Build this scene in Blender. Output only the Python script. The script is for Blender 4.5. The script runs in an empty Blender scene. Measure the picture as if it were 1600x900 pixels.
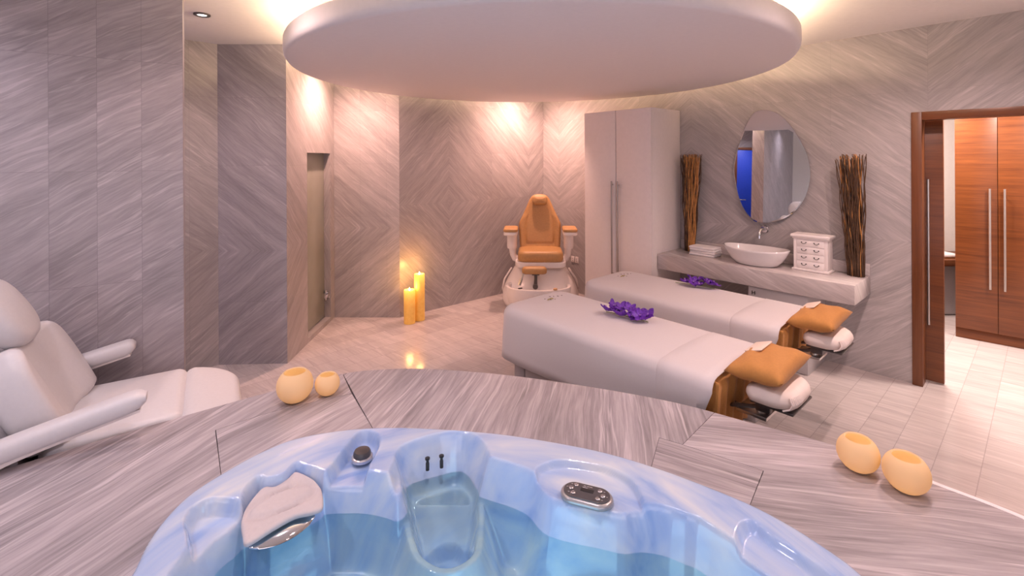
import bpy, bmesh, math, random
import numpy as np
from mathutils import Vector, Matrix

random.seed(7)
SC = bpy.context.scene
COL = SC.collection
PI = math.pi

# ---------------------------------------------------------------- camera, exposure, light
cam_d = bpy.data.cameras.new('camera')
cam = bpy.data.objects.new('camera', cam_d)
COL.objects.link(cam)
cam_d.sensor_fit = 'HORIZONTAL'
cam_d.sensor_width = 36.0
cam_d.lens = 36.0 * 745.0 / 1600.0
cam_d.shift_y = -(450.0 - 248.0) / 1600.0
cam_d.clip_start = 0.02
ROLL = 0.005
cam.matrix_world = Matrix(((math.cos(ROLL), math.sin(ROLL), 0, 0), (0, 0, -1, 0),
                           (-math.sin(ROLL), math.cos(ROLL), 0, 1.8), (0, 0, 0, 1)))
SC.camera = cam

SC.view_settings.view_transform = 'Standard'
SC.view_settings.look = 'None'
SC.view_settings.gamma = 1.0
SC.view_settings.use_curve_mapping = False
SC.view_settings.exposure = 0.42
SC.cycles.use_denoising = True
SC.cycles.max_bounces = 10
SC.cycles.diffuse_bounces = 5
SC.cycles.sample_clamp_indirect = 6.0
SC.cycles.caustics_refractive = False
SC.cycles.caustics_reflective = False

world = bpy.data.worlds.new('world')
SC.world = world
world.use_nodes = True
world.node_tree.nodes['Background'].inputs[0].default_value = (1.0, 0.84, 0.86, 1)
world.node_tree.nodes['Background'].inputs[1].default_value = 1.75     # pinkish fill through the window added behind the viewer

CEIL = 2.82
DISC = (0.20, 4.02)
PINK = (1.0, 0.70, 0.65)
WARM = (1.0, 0.70, 0.44)
SALMON = (1.0, 0.56, 0.45)
SOFT = (1.0, 0.80, 0.80)
COOL = (0.97, 0.86, 1.0)

def lamp(name, kind, loc, energy, color, **kw):
    d = bpy.data.lights.new(name, kind)
    d.energy = energy
    d.color = color
    for k, v in kw.items():
        setattr(d, k, v)
    o = bpy.data.objects.new(name, d)
    COL.objects.link(o)
    o.location = loc
    return o

# cove lighting: warm strips lying on top of the suspended disc
for k in range(14):
    a = 2 * PI * k / 14
    o = lamp('cove_strip', 'AREA', (DISC[0] + 1.72 * math.cos(a), DISC[1] + 1.72 * math.sin(a), 2.68),
             6.0, WARM, shape='RECTANGLE', size=0.62, size_y=0.05)
    o.rotation_euler = (PI - 0.35, 0, a - PI / 2)
# recessed downlights, several added out of view as fill (fixtures are built further down)
DOWN = [(-2.16, 3.33, 40, PINK), (1.75, 2.05, 66, PINK), (-0.12, 1.30, 36, COOL), (-1.42, 2.40, 30, PINK), (-1.9, 0.9, 36, COOL), (1.9, 0.35, 26, SOFT),
        (2.60, 2.85, 84, PINK), (-2.9, 1.9, 26, COOL), (-1.68, 4.85, 105, SALMON), (-3.3, 2.7, 45, COOL), (0.25, 6.1, 125, SALMON),
        (3.6, -1.6, 50, SOFT), (-2.8, -1.6, 60, COOL)]
for x, y, e, tint in DOWN:
    lamp('downlight_lamp', 'SPOT', (x, y, CEIL - 0.03), e, tint, spot_size=2.65, spot_blend=1.0,
         shadow_soft_size=0.035)
# dressing room ceiling light
lamp('dressing_room_lamp', 'AREA', (3.95, 4.75, 2.7), 75.0, (1.0, 0.80, 0.72), shape='DISK', size=0.5)

lamp('dressing_room_lamp', 'AREA', (4.3, 3.3, 2.7), 60.0, (1.0, 0.80, 0.72), shape='DISK', size=0.5)  # second lamp, added unseen to brighten the floor by the doorway

# ---------------------------------------------------------------- mesh helpers
class MB:
    """collects shapes in one bmesh; build() links them as one mesh object"""
    def __init__(self):
        self.bm = bmesh.new()
        self.uv = None

    def faces(self, verts, faces):
        vs = [self.bm.verts.new(v) for v in verts]
        out = []
        for f in faces:
            try:
                out.append(self.bm.faces.new([vs[i] for i in f]))
            except ValueError:
                pass
        return vs, out

    def box(self, c, s, bevel=0.0, rot=0.0, seg=2):
        t = bmesh.new()
        bmesh.ops.create_cube(t, size=1.0)
        bmesh.ops.scale(t, vec=s, verts=t.verts)
        if bevel > 0:
            bmesh.ops.bevel(t, geom=list(t.edges), offset=bevel, segments=seg, profile=0.5, affect='EDGES')
        if rot:
            bmesh.ops.rotate(t, cent=(0, 0, 0), matrix=Matrix.Rotation(rot, 3, 'Z'), verts=t.verts)
        bmesh.ops.translate(t, vec=c, verts=t.verts)
        self._merge(t)
        return self

    def _merge(self, t):
        me = bpy.data.meshes.new('tmp')
        t.to_mesh(me)
        t.free()
        self.bm.from_mesh(me)
        bpy.data.meshes.remove(me)

    def prism(self, poly, z0, z1, bevel=0.0, seg=2):
        t = bmesh.new()
        b = [t.verts.new((p[0], p[1], z0)) for p in poly]
        u = [t.verts.new((p[0], p[1], z1)) for p in poly]
        n = len(poly)
        t.faces.new(b[::-1])
        t.faces.new(u)
        for i in range(n):
            t.faces.new((b[i], b[(i + 1) % n], u[(i + 1) % n], u[i]))
        bmesh.ops.recalc_face_normals(t, faces=t.faces)
        if bevel > 0:
            es = [e for e in t.edges if abs(e.verts[0].co.z - e.verts[1].co.z) < 1e-6]
            bmesh.ops.bevel(t, geom=es, offset=bevel, segments=seg, profile=0.5, affect='EDGES')
        self._merge(t)
        return self

    def rings(self, rings, cap0=True, cap1=True, closed=True):
        vr = [[self.bm.verts.new(p) for p in r] for r in rings]
        n = len(rings[0])
        for a, b in zip(vr[:-1], vr[1:]):
            for i in range(n if closed else n - 1):
                j = (i + 1) % n
                try:
                    self.bm.faces.new((a[i], a[j], b[j], b[i]))
                except ValueError:
                    pass
        if cap0 and closed:
            self.bm.faces.new(vr[0][::-1])
        if cap1 and closed:
            self.bm.faces.new(vr[-1])
        return self

    def lathe(self, prof, c=(0, 0, 0), seg=32, mtx=None, sx=1.0, sy=1.0):
        rings = []
        for r, z in prof:
            ring = []
            for k in range(seg):
                a = 2 * PI * k / seg
                p = Vector((r * sx * math.cos(a), r * sy * math.sin(a), z))
                if mtx is not None:
                    p = mtx @ p
                ring.append(p + Vector(c))
            rings.append(ring)
        return self.rings(rings)

    def tube(self, pts, rad, seg=10):
        pts = [Vector(p) for p in pts]
        n = len(pts)
        rads = rad if isinstance(rad, (list, tuple)) else [rad] * n
        up = Vector((0, 0, 1))
        rings = []
        prev = None
        for i, p in enumerate(pts):
            d = (pts[min(i + 1, n - 1)] - pts[max(i - 1, 0)]).normalized()
            if prev is None:
                x = d.cross(up)
                if x.length < 1e-3:
                    x = d.cross(Vector((1, 0, 0)))
                x.normalize()
            else:
                x = (prev - d * prev.dot(d)).normalized()
            prev = x
            y = d.cross(x)
            rings.append([p + (x * math.cos(2 * PI * k / seg) + y * math.sin(2 * PI * k / seg)) * rads[i]
                          for k in range(seg)])
        return self.rings(rings)

    def build(self, name, m, parent=None, smooth=40, recalc=True, **props):
        if recalc:
            bmesh.ops.recalc_face_normals(self.bm, faces=self.bm.faces)
        me = bpy.data.meshes.new(name)
        self.bm.to_mesh(me)
        self.bm.free()
        if smooth:
            me.shade_smooth()
            if smooth < 180:
                me.set_sharp_from_angle(angle=math.radians(smooth))
        if m is not None:
            for mm in (m if isinstance(m, list) else [m]):
                me.materials.append(mm)
        o = bpy.data.objects.new(name, me)
        COL.objects.link(o)
        if parent is not None:
            o.parent = parent
        for k, v in props.items():
            o[k] = v
        return o

def thing(name, label, cat, loc=(0, 0, 0), rotz=0.0, group=None):
    o = bpy.data.objects.new(name, None)
    o.empty_display_size = 0.1
    COL.objects.link(o)
    o.location = loc
    o.rotation_euler = (0, 0, rotz)
    o['label'] = label
    o['category'] = cat
    if group:
        o['group'] = group
    return o

def tag(o, label, cat, group=None):
    o['label'] = label
    o['category'] = cat
    if group:
        o['group'] = group
    return o

def struct(o, label=None):
    o['kind'] = 'structure'
    if label:
        o['label'] = label
    return o

def dup(root, loc, rotz, label=None):
    r = root.copy()
    COL.objects.link(r)
    r.location = loc
    r.rotation_euler = (0, 0, rotz)
    if label:
        r['label'] = label
    for ch in list(root.children):
        c = ch.copy()
        COL.objects.link(c)
        c.parent = r
        for g in list(ch.children):
            d = g.copy()
            COL.objects.link(d)
            d.parent = c
    return r

def catmull(pts, sub=6, closed=True):
    n = len(pts)
    out = []
    rng = range(n) if closed else range(n - 1)
    for i in rng:
        if closed:
            p = [pts[(i + k - 1) % n] for k in range(4)]
        else:
            p = [pts[max(0, min(n - 1, i + k - 1))] for k in range(4)]
        for j in range(sub):
            t = j / sub
            q = []
            for d in range(len(pts[0])):
                a, b, c, e = p[0][d], p[1][d], p[2][d], p[3][d]
                q.append(0.5 * (2 * b + (c - a) * t + (2 * a - 5 * b + 4 * c - e) * t * t + (3 * b - a - 3 * c + e) * t ** 3))
            out.append(tuple(q))
    if not closed:
        out.append(tuple(pts[-1]))
    return out

def sst(x, a, b):
    t = np.clip((x - a) / (b - a), 0, 1)
    return t * t * (3 - 2 * t)

def sdf(X, Y, poly):
    """signed distance to a closed polygon, negative inside"""
    P = np.array(poly)
    Q = np.roll(P, -1, axis=0)
    d2 = np.full(X.shape, 1e9)
    inside = np.zeros(X.shape, bool)
    for (ax, ay), (bx, by) in zip(P, Q):
        ex, ey = bx - ax, by - ay
        wx, wy = X - ax, Y - ay
        t = np.clip((wx * ex + wy * ey) / (ex * ex + ey * ey + 1e-12), 0, 1)
        d2 = np.minimum(d2, (wx - ex * t) ** 2 + (wy - ey * t) ** 2)
        c = (ay > Y) != (by > Y)
        with np.errstate(divide='ignore', invalid='ignore'):
            xi = ax + (Y - ay) * ex / (ey if abs(ey) > 1e-12 else 1e-12)
        inside ^= c & (X < xi)
    d = np.sqrt(d2)
    return np.where(inside, -d, d)

def rrect(x0, x1, y0, y1, r, seg=6):
    """rounded rectangle, r = radius or four radii (x1y0, x1y1, x0y1, x0y0)"""
    rs = r if isinstance(r, (list, tuple)) else [r] * 4
    out = []
    for (cx, cy, a0), q in zip(((x1, y0, -PI / 2), (x1, y1, 0), (x0, y1, PI / 2), (x0, y0, PI)), rs):
        sx = -1 if cx == x1 else 1
        sy = -1 if cy == y1 else 1
        for k in range(seg + 1):
            a = a0 + PI / 2 * k / seg
            out.append((cx + sx * q + q * math.cos(a), cy + sy * q + q * math.sin(a)))
    return out

def ring_pad(mb, poly, z0, z1, rnd, crown=0.0, fs=(0.8, 0.6, 0.4, 0.2), zmod=None, mtx=None, bottom_rnd=None):
    """a cushion: outline poly, from z0 to z1, rounded shoulder rnd, crowned top; mtx maps local to target"""
    P = [Vector((p[0], p[1])) for p in poly]
    n = len(P)
    c = Vector((sum(p.x for p in P) / n, sum(p.y for p in P) / n))
    def inset(d):
        out = []
        for i in range(n):
            t = (P[(i + 1) % n] - P[i - 1])
            if t.length < 1e-9:
                t = Vector((1, 0))
            t.normalize()
            nn = Vector((-t.y, t.x))
            if nn.dot(c - P[i]) < 0:
                nn = -nn
            out.append(P[i] + nn * d)
        return out
    def lift(ring, z):
        r = []
        for p in ring:
            zz = z
            if zmod:
                zz = z + zmod(p.x, p.y) * max(0.0, min(1.0, (z - z0) / max(1e-6, z1 - z0)))
            v = Vector((p.x, p.y, zz))
            r.append(mtx @ v if mtx is not None else v)
        return r
    br = rnd * 0.6 if bottom_rnd is None else bottom_rnd
    rings = []
    for k in range(3):
        a = PI / 2 * k / 2
        rings.append(lift(inset(br * (1 - math.sin(a))), z0 + br * (1 - math.cos(a))))
    for k in range(5):
        a = PI / 2 * k / 4
        rings.append(lift(inset(rnd * (1 - math.cos(a))), z1 - rnd + rnd * math.sin(a)))
    top = inset(rnd)
    for f in fs:
        rings.append(lift([c + (p - c) * f for p in top], z1 + crown * (1 - f * f)))
    rings.append(lift([c + (p - c) * 0.03 for p in top], z1 + crown))
    mb.rings(rings)
    return mb

# ---------------------------------------------------------------- materials
class NT:
    def __init__(self, name):
        self.m = bpy.data.materials.new(name)
        self.m.use_nodes = True
        self.t = self.m.node_tree
        self.b = self.t.nodes['Principled BSDF']
    def n(self, typ, **kw):
        x = self.t.nodes.new(typ)
        for k, v in kw.items():
            setattr(x, k, v)
        return x
    def l(self, a, b):
        self.t.links.new(a, b)
    def put(self, sock, v):
        if hasattr(v, 'is_output') or isinstance(v, bpy.types.NodeSocket):
            self.l(v, sock)
        else:
            sock.default_value = v
    def math(self, op, a, b=None, c=None, clamp=False):
        x = self.n('ShaderNodeMath', operation=op, use_clamp=clamp)
        self.put(x.inputs[0], a)
        if b is not None:
            self.put(x.inputs[1], b)
        if c is not None:
            self.put(x.inputs[2], c)
        return x.outputs[0]
    def xyz(self, x, y, z=0.0):
        c = self.n('ShaderNodeCombineXYZ')
        for i, v in enumerate((x, y, z)):
            self.put(c.inputs[i], v)
        return c.outputs[0]
    def noise(self, vec, scale=1.0, detail=4.0, rough=0.5, dist=0.0):
        x = self.n('ShaderNodeTexNoise')
        self.l(vec, x.inputs['Vector'])
        x.inputs['Scale'].default_value = scale
        x.inputs['Detail'].default_value = detail
        x.inputs['Roughness'].default_value = rough
        x.inputs['Distortion'].default_value = dist
        return x.outputs[0]
    def ramp(self, fac, stops):
        x = self.n('ShaderNodeValToRGB')
        self.l(fac, x.inputs[0])
        e = x.color_ramp.elements
        while len(e) < len(stops):
            e.new(0.5)
        for el, (p, c) in zip(e, stops):
            el.position = p
            el.color = (c[0], c[1], c[2], 1)
        return x.outputs[0]
    def mix(self, fac, a, b, blend='MIX'):
        x = self.n('ShaderNodeMix', data_type='RGBA', blend_type=blend)
        self.put(x.inputs['Factor'], fac)
        for s, v in ((x.inputs[6], a), (x.inputs[7], b)):
            if isinstance(v, tuple):
                s.default_value = (v[0], v[1], v[2], 1)
            else:
                self.l(v, s)
        return x.outputs[2]
    def bump(self, h, strength=0.2, dist=0.01):
        x = self.n('ShaderNodeBump')
        x.inputs['Strength'].default_value = strength
        x.inputs['Distance'].default_value = dist
        self.l(h, x.inputs['Height'])
        self.l(x.outputs[0], self.b.inputs['Normal'])

def plain(name, col, rough=0.5, metal=0.0, emit=None, estr=0.0, coat=0.0, var=0.06, scale=30.0, bump=0.0, sheen=0.0):
    """a plain surface with slight procedural mottling"""
    t = NT(name)
    b = t.b
    b.inputs['Roughness'].default_value = rough
    b.inputs['Metallic'].default_value = metal
    b.inputs['Coat Weight'].default_value = coat
    b.inputs['Coat Roughness'].default_value = 0.08
    b.inputs['Sheen Weight'].default_value = sheen
    tc = t.n('ShaderNodeTexCoord')
    nz = t.noise(tc.outputs['Object'], scale, 4, 0.6)
    lo = tuple(c * (1 - var) for c in col)
    hi = tuple(min(1, c * (1 + var)) for c in col)
    t.l(t.ramp(nz, [(0.3, lo), (0.7, hi)]), b.inputs['Base Color'])
    if bump:
        t.bump(nz, bump, 0.004)
    if emit:
        b.inputs['Emission Color'].default_value = (*emit, 1)
        b.inputs['Emission Strength'].default_value = estr
    return t.m

def marble(name, slope=0.8, fold=None, tile=(0.30, 0.64), off=(0.0, 0.46), stagger=False, base=(0.40, 0.37, 0.36),
           contrast=1.0, freq=1.0, rough=0.28, coord='UV', joint=0.004, tilevar=0.12, seed=0.0, jointcol=0.6, jointmix=0.5, stretch=0.75):
    """veined marble slabs. fold=(u0,Pu,v0,Pv): book-matched mirror folds; slope: streak rise per metre"""
    t = NT(name)
    tc = t.n('ShaderNodeTexCoord')
    sep = t.n('ShaderNodeSeparateXYZ')
    t.l(tc.outputs[coord], sep.inputs[0])
    u, v = sep.outputs[0], sep.outputs[1]
    fu, fv = u, v
    if fold:
        u0, Pu, v0, Pv = fold
        if Pu:
            fu = t.math('PINGPONG', t.math('ADD', u, -u0 + 20 * Pu), Pu)
        if Pv:
            fv = t.math('PINGPONG', t.math('ADD', v, -v0 + 20 * Pv), Pv)
    if coord == 'Object':
        fv = t.math('ADD', v, t.math('MULTIPLY', sep.outputs[2], 0.9))
    # tile index
    tv = t.math('DIVIDE', t.math('SUBTRACT', v, off[1]), tile[1])
    row = t.math('FLOOR', tv)
    tu = t.math('DIVIDE', t.math('SUBTRACT', u, off[0]), tile[0])
    if stagger:
        tv = t.math('ADD', tv, t.math('MULTIPLY', t.math('PINGPONG', t.math('FLOOR', tu), 1.0), 0.5))
        row = t.math('FLOOR', tv)
    colm = t.math('FLOOR', tu)
    wn = t.n('ShaderNodeTexWhiteNoise', noise_dimensions='3D')
    t.l(t.xyz(colm, row, seed), wn.inputs['Vector'])
    rnd = wn.outputs['Value']
    ln = math.sqrt(1 + slope * slope)
    across = t.math('DIVIDE', t.math('ADD', fv, t.math('MULTIPLY', fu, slope)), ln)
    along = t.math('DIVIDE', t.math('SUBTRACT', fu, t.math('MULTIPLY', fv, slope)), ln / stretch)
    z = t.math('ADD', t.math('MULTIPLY', rnd, 0.35 if fold else 1.1), seed * 3.7)
    warp = t.noise(t.xyz(t.math('MULTIPLY', along, 1.3), t.math('MULTIPLY', across, 2.0), z), 1.6, 3, 0.5)
    ac = t.math('ADD', across, t.math('MULTIPLY', warp, 0.10))
    n1 = t.noise(t.xyz(t.math('MULTIPLY', along, 1.1 * freq), t.math('MULTIPLY', ac, 9.0 * freq), z), 1.0, 8, 0.66)
    n2 = t.noise(t.xyz(t.math('MULTIPLY', along, 9.0 * freq), t.math('MULTIPLY', ac, 80.0 * freq), z), 1.0, 5, 0.6)
    n3 = t.noise(t.xyz(t.math('MULTIPLY', along, 0.9 * freq), t.math('MULTIPLY', ac, 13.0 * freq), t.math('ADD', z, 9.0)), 1.0, 4, 0.55)
    f = t.math('ADD', t.math('MULTIPLY', n1, 0.6), t.math('MULTIPLY', n2, 0.4))
    k = contrast
    def sh(m):
        return tuple(min(0.95, c * m) for c in base)
    col = t.ramp(f, [(0.30, sh(1 - 0.42 * k)), (0.45, sh(1 - 0.12 * k)), (0.56, sh(1 + 0.10 * k)), (0.72, sh(1 + 0.40 * k))])
    # fine pale veins
    vein = t.math('SUBTRACT', 1.0, t.math('MULTIPLY', t.math('ABSOLUTE', t.math('SUBTRACT', n3, 0.56)), 45.0), clamp=True)
    vein = t.math('MULTIPLY', vein, t.math('MULTIPLY', n2, 0.75 * k), clamp=True)
    col = t.mix(vein, col, sh(1.75))
    dark = t.math('SUBTRACT', 1.0, t.math('MULTIPLY', t.math('ABSOLUTE', t.math('SUBTRACT', n3, 0.40)), 40.0), clamp=True)
    dark = t.math('MULTIPLY', dark, t.math('MULTIPLY', n2, 0.5 * k), clamp=True)
    col = t.mix(dark, col, sh(0.45))
    # tile to tile change of tone
    tone = t.math('ADD', 1.0 - tilevar / 2, t.math('MULTIPLY', rnd, tilevar))
    g = t.n('ShaderNodeCombineColor')
    for i in range(3):
        t.l(tone, g.inputs[i])
    col = t.mix(1.0, col, g.outputs[0], 'MULTIPLY')
    # joints
    if joint:
        du = t.math('MULTIPLY', t.math('PINGPONG', tu, 0.5), tile[0])
        dv = t.math('MULTIPLY', t.math('PINGPONG', tv, 0.5), tile[1])
        jm = t.math('LESS_THAN', t.math('MINIMUM', du, dv), joint / 2)
        col = t.mix(t.math('MULTIPLY', jm, jointmix), col, sh(jointcol))
    t.l(col, t.b.inputs['Base Color'])
    t.b.inputs['Roughness'].default_value = rough
    t.b.inputs['Specular IOR Level'].default_value = 0.45
    return t.m

def wood(name, dark, light, axis=0, rough=0.32):
    t = NT(name)
    tc = t.n('ShaderNodeTexCoord')
    sep = t.n('ShaderNodeSeparateXYZ')
    t.l(tc.outputs['Object'], sep.inputs[0])
    s = [sep.outputs[i] for i in range(3)]
    k = [34.0, 34.0, 34.0]
    k[axis] = 1.6
    vec = t.xyz(*[t.math('MULTIPLY', s[i], k[i]) for i in range(3)])
    n1 = t.noise(vec, 1.0, 5, 0.6, 0.4)
    vec2 = t.xyz(*[t.math('MULTIPLY', s[i], k[i] * 4) for i in range(3)])
    n2 = t.noise(vec2, 1.0, 3, 0.5)
    f = t.math('ADD', t.math('MULTIPLY', n1, 0.7), t.math('MULTIPLY', n2, 0.3))
    mid = tuple((a + b) / 2 for a, b in zip(dark, light))
    t.l(t.ramp(f, [(0.33, dark), (0.5, mid), (0.66, light)]), t.b.inputs['Base Color'])
    t.b.inputs['Roughness'].default_value = rough
    return t.m

M = {}
M['plaster'] = plain('white_plaster', (0.88, 0.85, 0.82), 0.75, var=0.02)
M['disc'] = plain('disc_plaster', (0.80, 0.76, 0.76), 0.65, var=0.015)
M['white'] = plain('white_lacquer', (0.90, 0.83, 0.81), 0.35, var=0.02)
M['grey_panel'] = plain('grey_laminate', (0.52, 0.49, 0.50), 0.45, var=0.02)
M['dark_gap'] = plain('dark_gap', (0.05, 0.045, 0.045), 0.7)
M['ceramic'] = plain('white_ceramic', (0.84, 0.80, 0.80), 0.10, coat=0.5, var=0.01)
M['plastic_white'] = plain('white_moulded_plastic', (0.80, 0.75, 0.73), 0.28, coat=0.2, var=0.015)
M['leather_white'] = plain('white_leatherette', (0.65, 0.635, 0.65), 0.42, var=0.02, scale=60, bump=0.03)
M['leather_tan'] = plain('tan_leatherette', (0.50, 0.275, 0.105), 0.45, var=0.07, scale=50, bump=0.04)
M['sheet'] = plain('white_cotton', (0.69, 0.64, 0.645), 0.85, var=0.015, scale=120, bump=0.05, sheen=0.15)
M['towel'] = plain('white_terry', (0.85, 0.80, 0.80), 0.95, var=0.05, scale=260, bump=0.6, sheen=0.3)
M['orange_cloth'] = plain('orange_cotton', (0.52, 0.235, 0.06), 0.8, var=0.06, scale=80, bump=0.06, sheen=0.1)
M['cream_cloth'] = plain('cream_cotton', (0.80, 0.66, 0.56), 0.85, var=0.03, scale=90, bump=0.06)
M['chrome'] = plain('chrome', (0.80, 0.80, 0.82), 0.10, 1.0, var=0.02)
M['steel'] = plain('brushed_steel', (0.70, 0.68, 0.66), 0.32, 1.0, var=0.04)
M['cab_handle'] = plain('dull_steel', (0.42, 0.38, 0.36), 0.35, 1.0, var=0.04)
M['black'] = plain('black_plastic', (0.025, 0.025, 0.027), 0.35)
M['dark_metal'] = plain('dark_metal', (0.12, 0.11, 0.11), 0.35, 0.6)
M['wood'] = wood('teak_veneer', (0.10, 0.027, 0.007), (0.20, 0.062, 0.016), 0)
M['wood_frame'] = wood('teak_frame', (0.12, 0.038, 0.012), (0.18, 0.060, 0.020), 2)
M['blue_door'] = plain('blue_lit_door', (0.02, 0.07, 0.62), 0.4, var=0.05)
M['mirror'] = plain('mirror_silver', (0.82, 0.83, 0.82), 0.0, 1.0, var=0.0)
M['petal'] = plain('violet_petal', (0.15, 0.03, 0.40), 0.5, var=0.35, scale=90)
M['petal_light'] = plain('pale_violet_lip', (0.42, 0.20, 0.62), 0.5, var=0.2)
M['stem'] = plain('green_stem', (0.20, 0.26, 0.07), 0.5)
M['twig_dark'] = plain('dark_twig_bark', (0.085, 0.042, 0.020), 0.6, var=0.3)
M['twig_light'] = plain('light_twig_bark', (0.62, 0.29, 0.09), 0.55, var=0.25)
M['print_dark'] = plain('dark_thread', (0.22, 0.16, 0.16), 0.8)
M['print_green'] = plain('olive_thread', (0.42, 0.36, 0.12), 0.8)
M['joint_dark'] = plain('joint_filler', (0.06, 0.05, 0.05), 0.9)  # dark deck body, seen in the joints between slabs

# ---------------------------------------------------------------- room shell
WP, WQ = (0.45, 6.85), (3.163, 3.787)           # the vanity wall runs from the far corner towards the right
WL = math.hypot(WQ[0] - WP[0], WQ[1] - WP[1])
WD = ((WQ[0] - WP[0]) / WL, (WQ[1] - WP[1]) / WL)
WN = (WD[1], -WD[0])                            # into the room
WROT = math.atan2(WD[1], WD[0])
def WS(s, o):
    return (WP[0] + WD[0] * s + WN[0] * o, WP[1] + WD[1] * s + WN[1] * o)

def wall(name, a, b, m, z0=0.0, z1=CEIL, thick=0.1, side=1, holes=(), label=None, u0=0.0):
    """upright wall from a to b; holes = (s0, s1, z0, z1) openings; UV in metres along the face"""
    L = math.hypot(b[0] - a[0], b[1] - a[1])
    dx, dy = (b[0] - a[0]) / L, (b[1] - a[1]) / L
    ox, oy = dy * side * thick, -dx * side * thick
    ss = sorted({0.0, L, *[h[0] for h in holes], *[h[1] for h in holes]})
    zs = sorted({z0, z1, *[h[2] for h in holes], *[h[3] for h in holes]})
    bm = bmesh.new()
    uvl = bm.loops.layers.uv.new('UVMap')
    def solid(i, j):
        if not (0 <= i < len(ss) - 1 and 0 <= j < len(zs) - 1):
            return False
        s, z = (ss[i] + ss[i + 1]) / 2, (zs[j] + zs[j + 1]) / 2
        return not any(h[0] < s < h[1] and h[2] < z < h[3] for h in holes)
    cache = {}
    def V(s, z, back):
        k = (round(s, 5), round(z, 5), back)
        if k not in cache:
            cache[k] = bm.verts.new((a[0] + dx * s + ox * back, a[1] + dy * s + oy * back, z))
        return cache[k]
    def quad(pts):
        f = bm.faces.new([V(*p) for p in pts])
        for lp, p in zip(f.loops, pts):
            lp[uvl].uv = (u0 + p[0] + 0.35 * p[2] * thick / 0.1, p[1])
    for i in range(len(ss) - 1):
        for j in range(len(zs) - 1):
            if not solid(i, j):
                continue
            s0, s1, q0, q1 = ss[i], ss[i + 1], zs[j], zs[j + 1]
            quad([(s0, q0, 0), (s1, q0, 0), (s1, q1, 0), (s0, q1, 0)])
            quad([(s0, q1, 1), (s1, q1, 1), (s1, q0, 1), (s0, q0, 1)])
            if not solid(i - 1, j):
                quad([(s0, q0, 1), (s0, q0, 0), (s0, q1, 0), (s0, q1, 1)])
            if not solid(i + 1, j):
                quad([(s1, q0, 0), (s1, q0, 1), (s1, q1, 1), (s1, q1, 0)])
            if not solid(i, j - 1):
                quad([(s0, q0, 0), (s0, q0, 1), (s1, q0, 1), (s1, q0, 0)])
            if not solid(i, j + 1):
                quad([(s0, q1, 1), (s0, q1, 0), (s1, q1, 0), (s1, q1, 1)])
    bmesh.ops.recalc_face_normals(bm, faces=bm.faces)
    me = bpy.data.meshes.new(name)
    bm.to_mesh(me)
    bm.free()
    me.materials.append(m)
    o = bpy.data.objects.new(name, me)
    COL.objects.link(o)
    return struct(o, label)

GREY = (0.40, 0.37, 0.37)
mb_left = marble('marble_left', slope=-0.62, fold=None, tile=(0.20, 0.64), off=(0.0, 0.46), base=(0.37, 0.335, 0.355), seed=1, contrast=0.9, joint=0.003)
mb_fold_v = marble('marble_bookmatched', slope=0.85, fold=(0, 0, 1.02, 3.0), tile=(0.30, 0.60), off=(0.0, 0.55), base=GREY, seed=2, tilevar=0.05, contrast=0.8, joint=0.002)
mb_dark = marble('marble_bookmatched_grey', slope=0.85, fold=(0, 0, 1.0, 3.0), tile=(0.60, 0.60), off=(0.0, 0.55), base=(0.36, 0.335, 0.35), seed=3, tilevar=0.08, contrast=0.8, joint=0.002)
mb_back = marble('marble_diamond', slope=1.0, fold=(0.66, 1.3, 1.27, 3.0), tile=(0.66, 0.60), off=(0.0, 0.67), base=GREY, seed=4, tilevar=0.04, joint=0.0015, contrast=0.8)
mb_right = marble('marble_vanity_wall', slope=0.8, fold=(2.25, 1.95, 1.12, 3.0), tile=(0.65, 0.60), off=(0.3, 0.52), base=(0.42, 0.39, 0.39), seed=5, tilevar=0.05, joint=0.0015, contrast=0.75)

C0 = (-2.031, 5.438)
C1 = (-1.284, 5.426)
LW_A = (-2.0, 2.9)
LDIR = (0.845 / 1.0001, 0.535 / 1.0001)
LW_B = (LW_A[0] - 3.0 * LDIR[0], LW_A[1] - 3.0 * LDIR[1])
wall('wall_left', LW_B, LW_A, mb_left, thick=0.2, side=-1, label='grey marble wall with slanting veins behind the white treatment chair')
S2B, S2A = (-2.588, 4.194), (-4.0, 2.76)
wall('wall_passage', S2A, S2B, mb_fold_v, side=-1)
wall('wall_alcove', S2B, (-1.994, 4.214), mb_dark, side=-1)
wall('wall_shower', (-1.994, 4.214), C0, mb_fold_v, side=-1, thick=0.11, holes=[(0.455, 1.10, 0.045, 1.87)])
wall('wall_back', C0, C1, mb_fold_v, side=-1)
wall('wall_bay', C1, WP, mb_back, side=-1)
wall('wall_right', WP, WS(7.0, 0), mb_right, side=-1, thick=0.10, holes=[(4.10, 5.35, 0.0, 2.15)])
# the rest of the room, behind the viewer
E0 = WS(7.0, 0)
wall('wall_side', E0, (E0[0], -3.6), M['plaster'], side=-1)
wall('wall_rear', (E0[0], -3.6), (LW_B[0], -3.6), M['plaster'], side=-1, holes=[(2.2, 8.2, 0.35, 2.5)])
wall('wall_near', (LW_B[0], -3.6), LW_B, M['plaster'], side=-1)
wall('wall_corridor', (-4.0, 1.8), (-4.0, 2.86), mb_fold_v, side=-1)
# shower room behind the glass door
wall('wall_shower_rear', (-2.9, 4.32), (-2.9, 5.6), M['plaster'], side=-1, thick=0.05)
wall('wall_shower_side', (-2.9, 5.6), (-2.15, 5.6), M['plaster'], side=-1, thick=0.05)
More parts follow.
